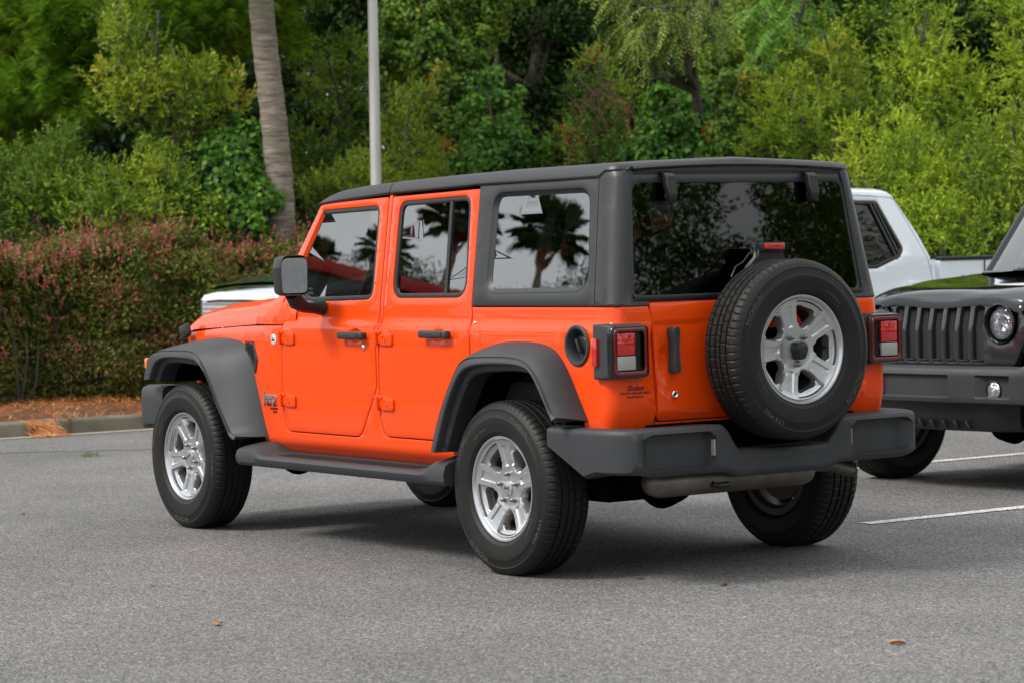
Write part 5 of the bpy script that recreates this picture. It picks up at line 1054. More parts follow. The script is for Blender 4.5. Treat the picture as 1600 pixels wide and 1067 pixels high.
# ------------------------------------------------------------------ hedge on the island, pine straw under it
hx0, hx1, hy0, hy1 = 12.35, 14.0, 3.2, -9.4
def hedge():
    root = empty('hedge', 'long clipped hedge with dark green leaves and reddish pink tips beside the car park', 'hedge', (13.2, -3, 0))
    q = rng; n = 330000
    y = q.uniform(hy1, hy0, n); top = 1.56+.07*np.sin(y*1.3)+.07*np.sin(y*3.1+1)+.04*np.sin(y*7.3)-(y+3)*.012; bul = .40*np.sin(y*1.15+.9)+.14*np.sin(y*2.9)+.08*np.sin(y*7)
    # three faces: front, top, and a filled interior
    sel = q.random(n); z = np.where(sel < .62, .04+(top-.04)*q.random(n)**1.3, top-.02); 
    zz = z/top; xf = hx0+.08-bul*(.35+.65*np.sin(np.clip(zz, 0, 1)*math.pi*.9))+.25*np.clip((zz-.75)/.25, 0, 1)**2+.30*np.clip((.25-zz)/.25, 0, 1)
    x = np.where(sel < .62, xf+q.random(n)**1.3*.60, xf+q.random(n)*(hx1-xf)); z = np.where(sel < .62, z, top-q.random(n)**1.5*.25+.07*np.sin(x*9+y*7)*q.random(n))
    z += .05*np.sin(x*14+y*11)*np.sin(y*17)
    gap = (np.sin(y*9+z*7)+np.sin(y*4-z*11+2)+np.sin(z*19+y*3)) < -1.5; keep = ~(gap & (sel < .62) & (x < xf+.18)); p = np.stack([x, y, z], -1)[keep]; n = len(p)
    d = unit(np.stack([-np.ones(n)*.5, q.normal(size=n)*.6, q.normal(size=n)*.6+.15], -1)+q.normal(size=(n, 3))*.5)
    v, f = leaf_quads(p, d, unit(np.array([-.5, 0, .8])+q.normal(size=(n, 3))*.5), .048*q.uniform(.6, 1.3, n), .027, .2)
    link('crown', raw_mesh('crown', v-np.array([13.2, -3, 0]), f, False), LM['hedge'], root)
    # new growth: arching shoots along the top
    ns = 1700; y = q.uniform(hy1, hy0, ns); top = 1.56+.07*np.sin(y*1.3)+.07*np.sin(y*3.1+1)+.04*np.sin(y*7.3)-(y+3)*.012; x = hx0+.02+q.random(ns)**1.3*1.4; b = np.stack([x, y, top-.06-.30*q.random(ns)**1.5*(x < hx0+.3)], -1); ax = unit(np.stack([q.normal(size=ns)*.35-.15, q.normal(size=ns)*.35, np.ones(ns)], -1)); k = 12
    h = .10+.22*q.random(ns)**2.2; t = np.linspace(.1, 1, k); B = (b[:, None]+ax[:, None]*(t[None, :, None]*h[:, None, None])).reshape(-1, 3); AX = np.repeat(ax, k, 0); dd = unit(np.cross(AX, rand_dir(ns*k))+AX*.5)
    v, f = leaf_quads(B, dd, AX, .030*q.uniform(.6, 1.3, ns*k), .016)
    ns2 = 350; y = q.uniform(hy1, hy0, ns2); zq = q.uniform(.5, 1.5, ns2); x = hx0-(.30*np.sin(y*1.15+.9)+.14*np.sin(y*2.9))*.8+.12+q.random(ns2)*.1; b2 = np.stack([x, y, zq], -1); ax = unit(np.stack([-np.ones(ns2)*.6, q.normal(size=ns2)*.5, .3+q.normal(size=ns2)*.5], -1)); B = (b2[:, None]+ax[:, None]*(t[None, :, None]*.13)).reshape(-1, 3); AX = np.repeat(ax, k, 0); dd = unit(np.cross(AX, rand_dir(ns2*k))+AX*.5)
    v2, f2 = leaf_quads(B, dd, AX, .026*q.uniform(.6, 1.3, ns2*k), .014)
    link('new_growth', raw_mesh('new_growth', np.concatenate([v, v2])-np.array([13.2, -3, 0]), np.concatenate([f, f2+len(v)]), False), LM['hedge_tip'], root)
    m = MB(); qq = np.random.default_rng(2)
    for yy in np.arange(hy0-.3, hy1, -.42):
        xb = 12.95+qq.uniform(-.2, .2)
        for _ in range(5): e = np.array([12.2+qq.uniform(.1, 1.3), yy+qq.uniform(-.4, .4), qq.uniform(.8, 1.45)]); s = np.array([xb, yy, .1]); m.tube([s-[13.2, -3, 0], (s+e)/2+qq.normal(size=3)*.08-[13.2, -3, 0], e-[13.2, -3, 0]], [.016, .010, .004], 5)
    m.build('stems', M['bark'], root)
hedge()
n = 26000; y = rng.uniform(-8, 3.5, n); x = KX+.06+rng.random(n)**.8*2.6; z = .13+.035*rng.random(n)+np.maximum(0, np.minimum(.25, (x-11.2)*.03))+.05*np.sin(x*1.7+y)*np.sin(y*.9)+.0
ang = rng.uniform(0, 2*math.pi, n)+.5*np.sin(y*2); p = np.stack([x, y, z], -1); d = unit(np.stack([np.cos(ang), np.sin(ang), rng.normal(size=n)*.16], -1)); over = (x < KX+.2) & (rng.random(n) < .6); d[over] = unit(np.stack([-np.ones(over.sum()), rng.normal(size=over.sum())*.8, -.35*np.ones(over.sum())], -1))
v, f = leaf_quads(p, d, np.tile([0, 0, 1.], (n, 1)), rng.uniform(.10, .24, n), .0065, 0.)
LM['straw'] = leaf_mat('pine_straw', [(0, (.16, .055, .018)), (.35, (.38, .13, .04)), (.7, (.58, .24, .085)), (1, (.72, .42, .20))], .7, .1, 3)
o = link('pine_straw', raw_mesh('pine_straw', v, f, False), LM['straw']); tag(o, 'orange brown pine straw mulch under the hedge', 'pine straw', kind='stuff')
n = 240; c0 = np.array([KX+.02, -1.86]); y = c0[1]+rng.normal(size=n)*.07-.02; t = rng.random(n); x = KX+.16-t*.28; z = np.where(x > KX, .14, .14-(KX-x)*1.0).clip(.012, .15); y = y-(1-t)*-.10
d = unit(np.stack([-np.ones(n), rng.normal(size=n)*.5-.5, -.8+.3*rng.normal(size=n)], -1)); v, f = leaf_quads(np.stack([x, y, z], -1), d, np.tile([-1, 0, .5], (n, 1)), rng.uniform(.08, .18, n), .006, 0.); v[:, 2] = np.maximum(v[:, 2], .008)
o = link('pine_straw', raw_mesh('pine_straw', v, f, False), LM['straw']); tag(o, 'clump of pine straw spilling over the kerb', 'pine straw', kind='stuff')

# weeds and litter on the asphalt
def grass_tuft(px, py, label):
    c = onp(px, py, 2, 0); n = 55; b = np.stack([rng.uniform(-.03, .03, n), rng.uniform(-.06, .06, n), np.zeros(n)], -1); d = unit(rng.normal(size=(n, 3))*.5+np.array([0, 0, 1.])); v, f = leaf_quads(b, d, rand_dir(n), rng.uniform(.03, .07, n), .005)
    o = link('grass_tuft', raw_mesh('grass_tuft', v, f, False), LM['olive']); o.location = c; tag(o, label, 'weed')
grass_tuft(143, 713, 'tiny green weed growing in the asphalt seam near the kerb')
M['dry_leaf'] = mat('dry_leaf', (.36, .15, .07), .7); M['brown_leaf'] = mat('brown_leaf', (.13, .065, .035), .7)
for i, (px, py, s, mt, lb) in enumerate([(340, 976, .045, 'dry_leaf', 'small curled orange leaf on the open asphalt at lower left'), (1402, 1006, .05, 'dry_leaf', 'curled orange leaf lying on the asphalt at the lower right'), (236, 915, .03, 'brown_leaf', 'brown leaf scrap left of the small orange leaf'), (1130, 915, .038, 'brown_leaf', 'long brown leaf scrap in the shadow behind the rear bumper'), (36, 804, .03, 'brown_leaf', 'dark leaf scrap at the far left on the asphalt'), (1000, 905, .03, 'brown_leaf', 'brown leaf scrap beside the rear left tyre shadow')]):
    c = onp(px, py, 2, 0); m = MB(); q = random.Random(i); a0 = q.uniform(0, 6); out = []
    for k in range(12): t = k/12*2*math.pi; r_ = s*(.55+.45*abs(math.cos(t)))*(1 if k % 2 else .72); out.append((r_*math.cos(t+a0), .5*r_*math.sin(t+a0), .004+.25*s*abs(math.sin(t))))
    m.add([(0, 0, .006)]+out, [[0, 1+k, 1+(k+1) % 12] for k in range(12)]); o = m.build('fallen_leaf', M[mt], smooth=False); o.location = c; tag(o, lb, 'leaf', group='fallen leaves scattered on the asphalt')

# ------------------------------------------------------------------ palm trunk and lamp pole
def palm_bark():
    m = bpy.data.materials.new('palm_bark'); m.use_nodes = True; t = m.node_tree; b = t.nodes['Principled BSDF']; n = t.nodes.new; l = t.links.new
    tc = n('ShaderNodeTexCoord'); mp = n('ShaderNodeMapping'); mp.inputs['Scale'].default_value = (3.5, 3.5, 26); no = n('ShaderNodeTexNoise'); no.inputs['Scale'].default_value = 1.3; no.inputs['Detail'].default_value = 6; no.inputs['Roughness'].default_value = .65
    r = n('ShaderNodeValToRGB'); e = r.color_ramp.elements
    for i, (p, c) in enumerate([(.30, (.080, .060, .045)), (.48, (.190, .155, .120))]): e[i].position = p; e[i].color = (*c, 1)
    k = e.new(.58); k.color = (.27, .225, .18, 1); k = e.new(.75); k.color = (.40, .35, .29, 1)
    n2 = n('ShaderNodeTexNoise'); n2.inputs['Scale'].default_value = 2.2; n2.inputs['Detail'].default_value = 4; r2 = n('ShaderNodeValToRGB'); r2.color_ramp.elements[0].position = .52; r2.color_ramp.elements[1].position = .68
    mx = n('ShaderNodeMix'); mx.data_type = 'RGBA'; mx.inputs[7].default_value = (.17, .20, .11, 1); sc = n('ShaderNodeMath'); sc.operation = 'MULTIPLY'; sc.inputs[1].default_value = .6
    l(tc.outputs['Object'], mp.inputs['Vector']); l(mp.outputs['Vector'], no.inputs['Vector']); l(no.outputs['Fac'], r.inputs['Fac']); l(tc.outputs['Object'], n2.inputs['Vector']); l(n2.outputs['Fac'], r2.inputs['Fac']); l(r2.outputs['Color'], sc.inputs[0]); l(sc.outputs[0], mx.inputs[0]); l(r.outputs['Color'], mx.inputs[6]); l(mx.outputs[2], b.inputs['Base Color'])
    bp = n('ShaderNodeBump'); bp.inputs['Strength'].default_value = .9; bp.inputs['Distance'].default_value = .02; l(no.outputs['Fac'], bp.inputs['Height']); l(bp.outputs['Normal'], b.inputs['Normal']); b.inputs['Roughness'].default_value = .9
    return m
M['palm_bark'] = palm_bark(); M['frond'] = leaf_mat('palm_frond', [(0, (.02, .05, .012)), (.5, (.05, .11, .022)), (1, (.11, .18, .04))], .4, .25, 1.)
M['thatch'] = mat('dead_frond_thatch', (.16, .11, .065), .9, nz=(8, .2, (.08, .055, .035)), bump=(20, .8, .02))
def palm(loc, path, rad, crown_r, label, nf=26, seed=1, boots=True, group=None):
    root = empty('palm_tree', label, 'palm tree', loc, group=group); q = np.random.default_rng(seed); m = MB(); P = [np.array(p) for p in smooth_line(path, 16)]
    d0 = np.r_[0, np.cumsum([np.linalg.norm(b-a) for a, b in zip(P, P[1:])])]; rad_i = np.interp(d0/d0[-1], np.linspace(0, 1, len(rad)), rad)*(1+.02*np.sin(d0*23)+.015*np.sin(d0*61)); m.tube(P, list(rad_i), 20); m.build('trunk', M['palm_bark'], root)
    top = P[-1]
    if boots:
        m = MB()
        for i in range(44):
            a = i*2.4; h = -.9*q.random(); e = np.array([math.cos(a), math.sin(a), 0])
            m.tube([top+[0, 0, h]+e*rad[-1]*.8, top+[0, 0, h+.16]+e*(rad[-1]+.10), top+[0, 0, h+.34]+e*(rad[-1]+.16)], [.035, .03, .014], 5)
        m.build('boots', M['thatch'], root)
    V = []; Fa = []; off = 0; mp_ = MB()
    for i in range(nf):
        a = i*2.39996+q.normal()*.1; el = R(78)-R(120)*(i/nf)**.9+q.normal()*.08; h = np.array([math.cos(a)*math.cos(el), math.sin(a)*math.cos(el), math.sin(el)]); L1 = crown_r*.50*q.uniform(.85, 1.1); hub = top+np.array([0, 0, .1])+h*L1+np.array([0, 0, -.10*L1])
        mp_.tube([top+[0, 0, .0], top+h*L1*.55+[0, 0, .03], hub], [.022, .016, .011], 5, cap=False); k = 40; side = unit(np.cross(h, [0, 0, 1.])[None])[0]; up = np.cross(side, h); fa = np.linspace(-2.2, 2.2, k)
        dd = unit(h[None]*np.cos(fa)[:, None]+side[None]*np.sin(fa)[:, None]+up[None]*.15); Lf = crown_r*.58*(.72+.28*np.cos(fa))*q.uniform(.9, 1.05, k); nrm = np.tile(up, (k, 1))
        midp = hub+dd*Lf[:, None]*.6; tip = hub+dd*Lf[:, None]-np.array([0, 0, 1.])*(.22*Lf*q.uniform(.6, 1.6, k))[:, None]; s = unit(np.cross(dd, nrm)); w = .0085*crown_r
        v = np.stack([hub+0*dd, midp+s*w, tip, midp-s*w], 1).reshape(-1, 3); j = np.arange(k)*4; V.append(v); Fa.append(np.concatenate([np.stack([j, j+1, j+2], 1), np.stack([j, j+2, j+3], 1)])+off); off += len(v)
    mp_.build('frond_stalks', M['thatch'], root); link('fronds', raw_mesh('fronds', np.concatenate(V), np.concatenate(Fa), False), M['frond'], root); return root
pd = 26.6; pb = at_depth(444, 420, pd); L3 = lambda px, py: at_depth(px, py, pd)-np.array([pb[0], pb[1], 0])
palm((pb[0], pb[1], 0), [(0, 0, 0), tuple(L3(443, 420)), tuple(L3(437, 290)), tuple(L3(427, 180)), tuple(L3(415, 80)), tuple(L3(407, -10)), tuple(L3(398, -140)), tuple(L3(394, -260))], [.155, .145, .140, .134, .128, .124, .13, .14], 1.7, 'tall leaning palm trunk with ringed bark behind the hedge', seed=3)
ld = 26.0; lb = at_depth(590, 400, ld); lt = at_depth(582, 0, ld)
t = empty('lamp_pole', 'pale metal lamp pole rising behind the roof of the orange car', 'lamp pole', (lb[0], lb[1], .12))
M['pole'] = mat('galvanised_pole', (.55, .53, .49), .42, metal=.3, nz=(1.5, .2, (.47, .45, .42)))
dx = (lt-lb)/(lt[2]-lb[2]); m = MB(); m.tube([(dx[0]*(z-lb[2]), dx[1]*(z-lb[2]), z-.12) for z in np.linspace(.12, 8.2, 12)], list(np.linspace(.060, .036, 12)), 20); m.build('pole', M['pole'], t)
m = MB(); m.box((0, 0, .02), (.34, .34, .04), .01); m.lathe([(.10, .03), (.09, .10), (.066, .12)], n=20, caps=False); m.build('base', M['pole'], t)
m = MB(); e = (dx[0]*5.2, dx[1]*5.2, 8.08); m.tube([e, (e[0]-.5, e[1]+.1, 8.25), (e[0]-.9, e[1]+.2, 8.28)], .03, 8); m.box((e[0]-1.15, e[1]+.25, 8.27), (.62, .30, .12), .04); m.build('lamp_head', M['pole'], t)
# ------------------------------------------------------------------ cars
car = empty('off_road_vehicle', 'orange boxy four door off road car with black hard top and rear spare wheel', 'car'); jeep(car, 'orange')
car2 = empty('off_road_vehicle', 'black off road car seen from the front, parked at the right edge with round headlights', 'car', (1.781, -6.718, 0), R(93.5)); jeep(car2, 'black_paint', letters=False)

# ---- white pickup parked in a stall (built nose forward along local x)
TX = 5.93
def TP(px, py, x=TX): p = onp(px, py, 0, x); return (p[1], p[2])
OY = -9.1; OX = TX+.97
def loc_(px, py, x=TX): a, b = TP(px, py, x); return (a-OY, b)
def pickup(name, label, loc, rz, PT, near=True):
    root = empty(name, label, 'pickup truck', loc, rz)
    def YT(x, z): return np.interp(z, [.45, .60, 1.02, 1.09, 1.20, 1.32, 1.85], [.92, .965, .97, .955, .94, .925, .76])
    def FT(off=0.):
        return lambda u, v: (u, YT(u, v)+off, v)
    VLT = [.5, .6, .8, 1.0, 1.03, 1.06, 1.09, 1.15, 1.2, 1.25, 1.32, 1.45, 1.6, 1.75]
    for s in (0, 1):
        mir = bool(s)
        cab = rpoly([(1.62, .50, 0), (4.45, .50, 0), (4.45, 1.06, .05), (3.55, 1.16, .05), (3.48, 1.22, .1), (2.92, 1.82, .14), (2.6, 1.865, .1), (2.00, 1.850, .04), (1.935, 1.825, .03), (1.754, 1.512, .0), (1.672, 1.32, .05), (1.655, 1.1, 0)], 5)
        arch = circle(3.62+.0, .46, .50, n=40)
        cab2 = [(1.62, .50), (3.12, .50)]+[(3.62+.47*math.cos(t), .46+.47*math.sin(t)) for t in np.linspace(math.pi, 0, 16)]+[(4.45, .50), (4.45, 1.02)]+[q for q in cab if q[1] > 1.03 or (q[0] < 1.7 and q[1] > .6)]
        w2 = rpoly([(2.62, 1.785, .04), (2.105, 1.775, .05), (1.935, 1.385, .05), (2.00, 1.32, .06), (2.25, 1.237, .06), (2.62, 1.237, .04)], 6)
        w1 = rpoly([(2.92, 1.74, .10), (2.70, 1.76, .03), (2.70, 1.225, .03), (3.38, 1.225, .03)], 6)
        m = MB(); sheet(m, cab2, FT(), -1, holes=[w2, w1], r=.012, T=.04, vlines=VLT, step=.06); c = m.build('cab_side', PT, root, mir)
        for wn in (w2, w1):
            m = MB(); sheet(m, wn, FT(-.004), -1, holes=[ring_inset(wn, .028)], r=.006, T=.02, step=.06); se = m.build('window_seal', M['black_plastic'], c, mir)
            m = MB(); sheet(m, ring_inset(wn, .02), FT(-.02), -1, r=0, T=0, vlines=[1.3, 1.45, 1.6], step=.1); m.build('window', M['glass_rear'], c, mir)
        m = MB()
        for x0, g in ((2.185, .010), (2.146, .008)):
            rows = []
            for z in np.linspace(1.30, 1.762, 8): x = x0+(z-1.756)*.355; y = float(YT(x, z)); rows.append([(x-g, y-.02, z), (x-g, y-.001, z), (x+g, y-.001, z), (x+g, y-.02, z)])
            m.grid(rows, flip=True)
        m.build('window_divider', M['black_plastic'], c, mir)
        dr = rpoly([(2.66, .56, .06), (1.80, .56, .06), (1.66, 1.08, .02), (1.70, 1.30, .05), (1.93, 1.80, .05), (2.66, 1.845, .03)], 5)
        m = MB(); d2 = ring_inset(dr, .004); sheet(m, dr, FT(.0015), -1, holes=[d2], r=0, T=0, vlines=VLT, step=.05); m.build('door_gap', M['black_plastic'], c, mir)
        m = MB(); m.box((1.905, .990, 1.074), (.265, .026, .036), .010, 3); m.box((1.89, .968, 1.105), (.12, .018, .045), .008); m.build('door_handle', PT, c, mir)
        bed = rpoly([(-.95, .60, .03), (-.46, .60, 0)]+[(.47*math.cos(t), .46+.47*math.sin(t)) for t in np.linspace(math.pi-.3, .3, 14)]+[(.46, .56, 0), (1.565, .56, .02), (1.585, 1.285, .015), (-1.0, 1.285, .02)], 3)
        m = MB(); sheet(m, bed, FT(.0), -1, r=.012, T=.05, vlines=VLT, step=.06); b = m.build('bed_side', PT, root, mir)
        m = MB(); m.box((.28, .905, 1.300), (2.58, .085, .032), .012); m.build('rail_cap', M['black_plastic'], b, mir)
        if near and not mir:
            v, f = text_geo('IO', .19, .001, shear=.28, spacing=1.15); q = np.zeros_like(v); q[:, 0] = 1.285-v[:, 0]; q[:, 2] = 1.088+v[:, 1]; q[:, 1] = YT(0, q[:, 2])+.003+v[:, 2]; mm_ = MB(); mm_.add(q, f); mm_.build('bed_lettering', M['blue_decal'], b, smooth=False)
            mm_ = MB(); mm_.box((1.09, .948, 1.17), (.006, .012, .22)); mm_.build('bed_seam', M['black_plastic'], b)
        m = MB(); m.box((3.10, 1.08, 1.24), (.10, .20, .24), .04); m.tube([(3.12, .93, 1.20), (3.11, 1.0, 1.20)], .03, 8); m.build('side_mirror', M['black_plastic'], root, mir)
    m = MB(); rows = []
    for x, zt, w in ((1.935, 1.825, .775), (1.96, 1.855, .765), (2.02, 1.868, .76), (2.4, 1.880, .76), (2.75, 1.870, .76), (2.92, 1.80, .775)):
        rows.append([(x, w+.01, zt-.05), (x, w-.02, zt-.012), (x, w-.10, zt+.006), (x, 0, zt+.022), (x, -w+.10, zt+.006), (x, -w+.02, zt-.012), (x, -w-.01, zt-.05)])
    m.grid(rows, flip=True); m.build('roof', PT, root)
    m = MB(); m.grid([[(1.63, y, z) for y in (-.9, .9)] for z in (.6, 1.25)]); m.build('cab_back', PT, root); m = MB(); m.grid([[(1.64, -.88, 1.25), (1.64, .88, 1.25)], [(1.87, -.72, 1.79), (1.87, .72, 1.79)]]); m.build('rear_window', M['glass_dark'], root)
    m = MB(); m.grid([[(3.50, y, 1.20) for y in (-.88, 0, .88)], [(2.94, y, 1.79) for y in (-.72, 0, .72)]], flip=True); m.build('windscreen', M['glass_dark'], root)
    m = MB(); m.box((.30, 0, .80), (2.5, 1.7, .10)); m.box((-.98, 0, .93), (.06, 1.82, .70), .02); m.build('bed', PT, root)
    m = MB(); m.box((1.7, 0, .55), (5.2, 1.3, .25), .04); m.box((2.6, 0, 1.0), (1.9, 1.7, .1)); m.build('chassis', M['under'], root)
    m = MB(); rows = []
    for x, zt, w in ((3.52, 1.235, .94), (3.9, 1.215, .945), (4.25, 1.185, .945), (4.42, 1.14, .94), (4.47, 1.08, .93)): rows.append([(x, w, zt-.13), (x, w-.03, zt-.05), (x, w-.12, zt-.005), (x, w-.30, zt+.008), (x, 0, zt+.028), (x, -w+.30, zt+.008), (x, -w+.12, zt-.005), (x, -w+.03, zt-.05), (x, -w, zt-.13)])
    m.grid([smooth_line(r_, 3) for r_ in rows]); m.build('hood', PT, root)
    return root, YT
wp, _ = pickup('pickup_truck', 'white pickup truck with dark windows parked behind the black car', (OX, OY, 0), R(90), M['white_paint'])
m = MB(); m.box((4.44, 0, .80), (.08, 1.5, .34), .02); m.build('grille', M['black_plastic'], wp); m = MB(); m.box((4.52, 0, .56), (.18, 1.9, .20), .05); m.build('front_bumper', M['chrome'], wp)
RX_ = Matrix.Rotation(-math.pi/2, 4, 'X'); RXr_ = Matrix.Rotation(math.pi/2, 4, 'X')
for x in (0, 3.62):
    for q in (1, -1): wheel(wp, (x, q*.83, .386), RX_ if q > 0 else RXr_, R(x*40+q*9))

# ---- dark truck with a bright front, mostly hidden behind the orange hood (nose towards +y)
tk = empty('pickup_truck', 'dark pickup truck with a bright chrome grille showing over the orange hood', 'pickup truck', (9.52, -7.9, 0), R(90))
PTD = M['grey_paint']; W_ = .995; NX = 4.72
m = MB(); rows = []
for x, zt in ((3.35, 1.40), (3.7, 1.37), (4.1, 1.325), (4.4, 1.275), (4.56, 1.235), (4.60, 1.225)):
    rows.append([(x, W_, zt-.34), (x, W_-.015, zt-.16), (x, W_-.06, zt-.07), (x, W_-.16, zt-.022), (x, W_-.4, zt), (x, 0, zt+.02), (x, -W_+.4, zt), (x, -W_+.16, zt-.022), (x, -W_+.06, zt-.07), (x, -W_+.015, zt-.16), (x, -W_, zt-.34)])
m.grid([smooth_line(r_, 3) for r_ in rows]); m.build('hood', PTD, tk)
m = MB(); rows = []
for x, z, w in ((4.585, 1.228, .93), (4.63, 1.208, .955), (4.67, 1.172, .975), (4.70, 1.13, .985), (4.705, 1.095, .985)): rows.append([(x-.03*abs(y)**2, y*w, z-.035*abs(y)**3) for y in np.linspace(-1, 1, 25)])
m.grid(rows, flip=False); m.build('sky_sheen_bar', M['chrome'], tk)  # added bright bar, standing in for sky reflected on the hood nose
m = MB()
for z in np.arange(.62, 1.08, .038): m.box((4.675, 0, z), (.012, 1.86, .014))
for i, y in enumerate(np.arange(-.93, .94, .042)): m.box((4.676, y, .845), (.013, .013, .46))
gm = m.build('grille_mesh', mat('silver_lattice', (.62, .62, .62), .3, metal=.2), tk)
m = MB(); m.box((4.62, 0, .845), (.06, 1.88, .50)); m.build('grille_backing', M['gloss_black'], tk)
for q in (1, -1):
    m = MB(); m.box((4.64, q*.965, .90), (.08, .05, .40), .015); m.build('headlight', M['steel'], tk)
    m = MB(); m.grid([[(x, q*(W_-.002), z) for z in (.50, .8, 1.05)] for x in (-.9, 3.0, 3.3, 4.55)], flip=(q < 0)); m.build('body_side', PTD, tk)
m = MB(); m.box((4.74, 0, .55), (.20, 1.98, .26), .06); m.build('front_bumper', M['chrome'], tk)
m = MB(); rows = []
for x, z, w in ((3.36, 1.38, .93), (2.75, 1.86, .76), (2.6, 1.90, .75), (1.2, 1.90, .75), (1.05, 1.86, .76), (.95, 1.25, .93)): rows.append([(x, w, z), (x, 0, z+.02), (x, -w, z)])
m.grid(rows, flip=False); m.add([(3.36, .93, 1.1), (3.36, .93, 1.38), (2.75, .76, 1.86), (1.05, .76, 1.86), (.95, .93, 1.25), (.95, .93, 1.0)], [[5, 4, 3, 2, 1, 0]]); m.add([(3.36, -.93, 1.1), (3.36, -.93, 1.38), (2.75, -.76, 1.86), (1.05, -.76, 1.86), (.95, -.93, 1.25), (.95, -.93, 1.0)], [[0, 1, 2, 3, 4, 5]]); m.build('cab', M['gloss_black'], tk)
m = MB(); m.box((1.8, 0, .6), (5.2, 1.8, .4), .04); m.build('chassis', M['under'], tk)
for x in (0, 3.7):
    for q in (1, -1): wheel(tk, (x, q*.86, .386), RX_ if q > 0 else RXr_, R(x*40+q*9))

# ------------------------------------------------------------------ what the windows mirror: palms and trees on the camera's side of the car park
def behind_tree(name, loc, blobs, kind, lm, dens, size, label, tr=.12, limbs=True):
    B = [(np.array([loc[0]+a, loc[1]+b, c]), r_) for a, b, c, r_ in blobs]; base = np.array([loc[0], loc[1], 0.]); root = empty(name, label, 'tree', (loc[0], loc[1], 0))
    v, f = gen_leaves(B, kind, dens, size); link('crown', raw_mesh('crown', v-base, f, False), LM[lm], root); m = MB(); top = max(b[2] for b in blobs)
    m.tube([(0, 0, 0), (.1, .05, top*.4), (0, .1, top*(.9 if limbs else .45))], [tr, tr*.7, tr*.2], 8)
    for a, b, c, r_ in (blobs if limbs else []):
        m.tube([(0, 0, c*.55), (a*.5, b*.5, c*.8), (a, b, c)], [tr*.35, tr*.25, .01], 6); q = np.random.default_rng(int(c*100))
        for _ in range(6): e = np.array([a, b, c])+unit(q.normal(size=3))*r_*.9; m.tube([(a, b, c), e], [.02, .006], 4)
    m.build('trunk', M['bark'], root)
PG = 'palms across the car park behind the camera'
def mirrored(px, py, D, Q, tilt, rear=False):
    n = np.array([-math.cos(tilt), 0, math.sin(tilt)]) if rear else np.array([0, math.cos(tilt), math.sin(tilt)]); P = CAM+ray(px, py)*D; return P-2*((P-np.array(Q))@n)*n
TS, TR = R(8.74), R(7.0)
for px, py, D, cr_, lb, sd_ in ((850, 362, 62, 1.0, 'tall palm with a round crown mirrored in the quarter window', 5), (712, 345, 70, 1.15, 'palm mirrored at the rear edge of the rear door window', 8), (598, 392, 84, 1.0, 'palm mirrored at the rear edge of the front door window', 12), (492, 402, 84, .8, 'slender palm mirrored low in the front door window', 9)):
    p = mirrored(px, py, D, (.6, .72, 1.45), TS); h = p[2]
    palm((p[0], p[1], 0), [(0, 0, 0), (.1, 0, h*.3), (.05, .1, h*.7), (0, .1, h)], [.15, .13, .11, .10], cr_, lb, nf=34, seed=sd_)
q_ = np.random.default_rng(31)
def rb(n, w, z0, z1, r0, r1): return [(q_.uniform(-w, w), q_.uniform(-w, w), q_.uniform(z0, z1), q_.uniform(r0, r1)) for _ in range(n)]
for i, (px, py, D, r_) in enumerate([(655, 420, 80, .9), (640, 440, 84, 1.2), (905, 440, 80, 1.3), (800, 448, 80, 1.3)]):
    p = mirrored(px, py, D, (.6, .72, 1.45), TS)
    behind_tree('broadleaf_tree', (p[0], p[1]), [(q_.uniform(-1, 1)*r_, q_.uniform(-1, 1)*r_, p[2]+q_.uniform(-1.8, .1)*r_, r_*q_.uniform(.5, .8)) for _ in range(9)], 'broad', 'dark', 1.0, 1.8, ['low round tree', 'bushy tree', 'spreading tree', 'small tree'][i]+' across the car park, mirrored low in the side windows')
gapc = [mirrored(px, py, 42, (-.655, 0, 1.45), TR, True) for px, py in ((1150, 330), (1160, 290), (1150, 370))]
for i, (x, y, h, n_) in enumerate([(-23, -14.5, 14, 26), (-27, -24.5, 15, 26), (-21, -23.5, 12, 20), (-33, -15, 16, 24), (-24, -34, 15, 24), (-28, -2, 14, 22), (-24, 6, 13, 20), (-14, -30, 14, 22)]):
    bb = [(q_.uniform(-4.4, 4.4), q_.uniform(-4.4, 4.4), q_.uniform(h*.15, h), q_.uniform(1.2, 2.2)) for _ in range(n_)]
    def blocks(b):
        P = np.array([x+b[0], y+b[1], b[2]]); S = np.array([-.68, 0, 1.45])
        for g in gapc:
            u = unit((g-S)[None])[0]; w = P-S; t_ = w@u
            if np.linalg.norm(w-u*t_) < b[3]*.75+.3: return True
        return False
    bb = [b for b in bb if not blocks(b)]
    behind_tree('broadleaf_tree', (x, y), bb, 'broad', 'olive', .85, 2.0, ['nearest', 'second nearest', 'third', 'farthest', 'rightmost', 'middle', 'leftmost', 'outermost'][i]+' tall tree behind the camera, darkening the rear window', tr=.25, limbs=False)
mb_ = []
for px, py, r_ in [(1000, 300, .35), (1030, 340, .4), (1070, 300, .4), (1105, 330, .3), (1010, 390, .4), (1060, 380, .45), (1100, 390, .3), (1020, 440, .4), (1080, 440, .4), (1140, 430, .35), (1110, 290, .22), (1200, 300, .3), (1240, 320, .4), (1290, 300, .4), (1215, 350, .3), (1270, 360, .4), (1320, 350, .4), (1200, 400, .35), (1250, 410, .4), (1310, 410, .4), (1340, 440, .5), (960, 350, .5), (1160, 440, .4), (1130, 400, .25), (1190, 440, .4)]:
    for _ in range(2): p = mirrored(px+q_.uniform(-8, 8), py+q_.uniform(-8, 8), q_.uniform(34, 38), (-.655, 0, 1.45), TR, True); mb_.append((p[0], p[1], p[2], r_*q_.uniform(.7, 1.1)))
cx_, cy_ = np.mean([b[0] for b in mb_]), np.mean([b[1] for b in mb_])
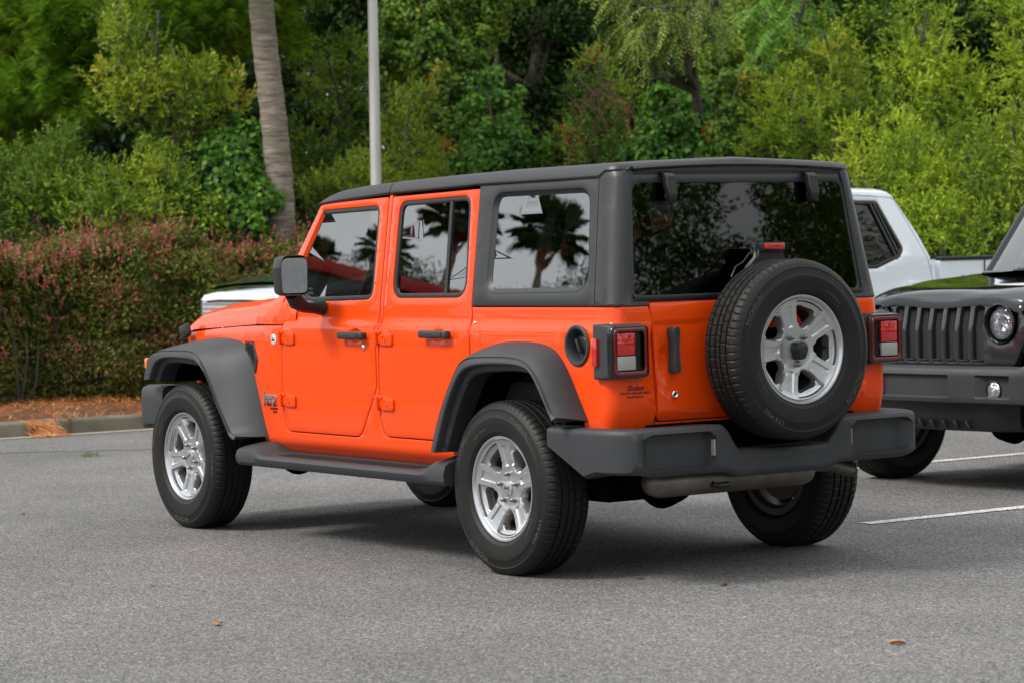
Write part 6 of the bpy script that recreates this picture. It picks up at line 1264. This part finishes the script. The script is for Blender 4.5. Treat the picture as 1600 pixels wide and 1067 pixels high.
behind_tree('broadleaf_tree', (cx_, cy_), [(a-cx_, b-cy_, c, d) for a, b, c, d in mb_], 'broad', 'olive', 1.15, 1.0, 'fine leaved tree behind the camera whose gap shows sky in the rear window', tr=.2, limbs=False)
bl = []
for az0, az1, n_, h_ in ((15, 75, 90, 5.6), (75, 150, 60, 7), (150, 265, 110, 12)):
    for i in range(n_):
        a = R(q_.uniform(az0, az1)); d_ = q_.uniform(60, 74); bl.append((np.array([d_*math.cos(a), d_*math.sin(a), h_*q_.random()**.8*(.85+.15*math.sin(a*23))]), q_.uniform(2.0, 3.4)))
v, f = gen_leaves(bl, 'broad', .5, 4.0); o = link('far_tree_line', raw_mesh('far_tree_line', v, f, False), LM['woods']); tag(o, 'distant belt of trees round the far side of the car park', 'trees', kind='stuff')

# the building is added unseen; its red band stands in for a mirrored car
ba, bb_ = mirrored(455, 424, 66, (.6, .72, 1.45), TS), mirrored(745, 434, 66, (.6, .72, 1.45), TS)
dv = np.array([bb_[0]-ba[0], bb_[1]-ba[1]]); ln = np.linalg.norm(dv); th_ = math.atan2(dv[1], dv[0]); mid_ = (ba+bb_)/2; hb = float(mid_[2])
stand_in = empty('mirror_stand_in', 'long low building added out of view, its red band mirrored like a red car in the door windows', 'mirror_stand_in', (mid_[0], mid_[1], 0), th_)
M['red_block'] = mat('stand_in_red', (.45, .012, .012), .5); M['dark_block'] = mat('stand_in_dark', (.03, .03, .032), .5)
sgn = 1 if (math.cos(th_)*(0-mid_[1])-math.sin(th_)*(0-mid_[0])) < 0 else -1
m = MB(); m.box((0, sgn*4, (hb-.32)/2), (ln, 8, hb-.32)); m.build('block', M['dark_block'], stand_in)
m = MB(); m.box((0, sgn*4, hb-.16), (ln+.4, 8.4, .32), .03); m.build('red_band', M['red_block'], stand_in)
for k in range(6):
    m = MB(); m.box((-ln/2+ln*(k+.5)/6, -sgn*.01, 2.2), (ln/6*.8, .06, 3.2), .01); m.build('window', M['gloss_black'], stand_in)  # dark panels on the added block, no real windows
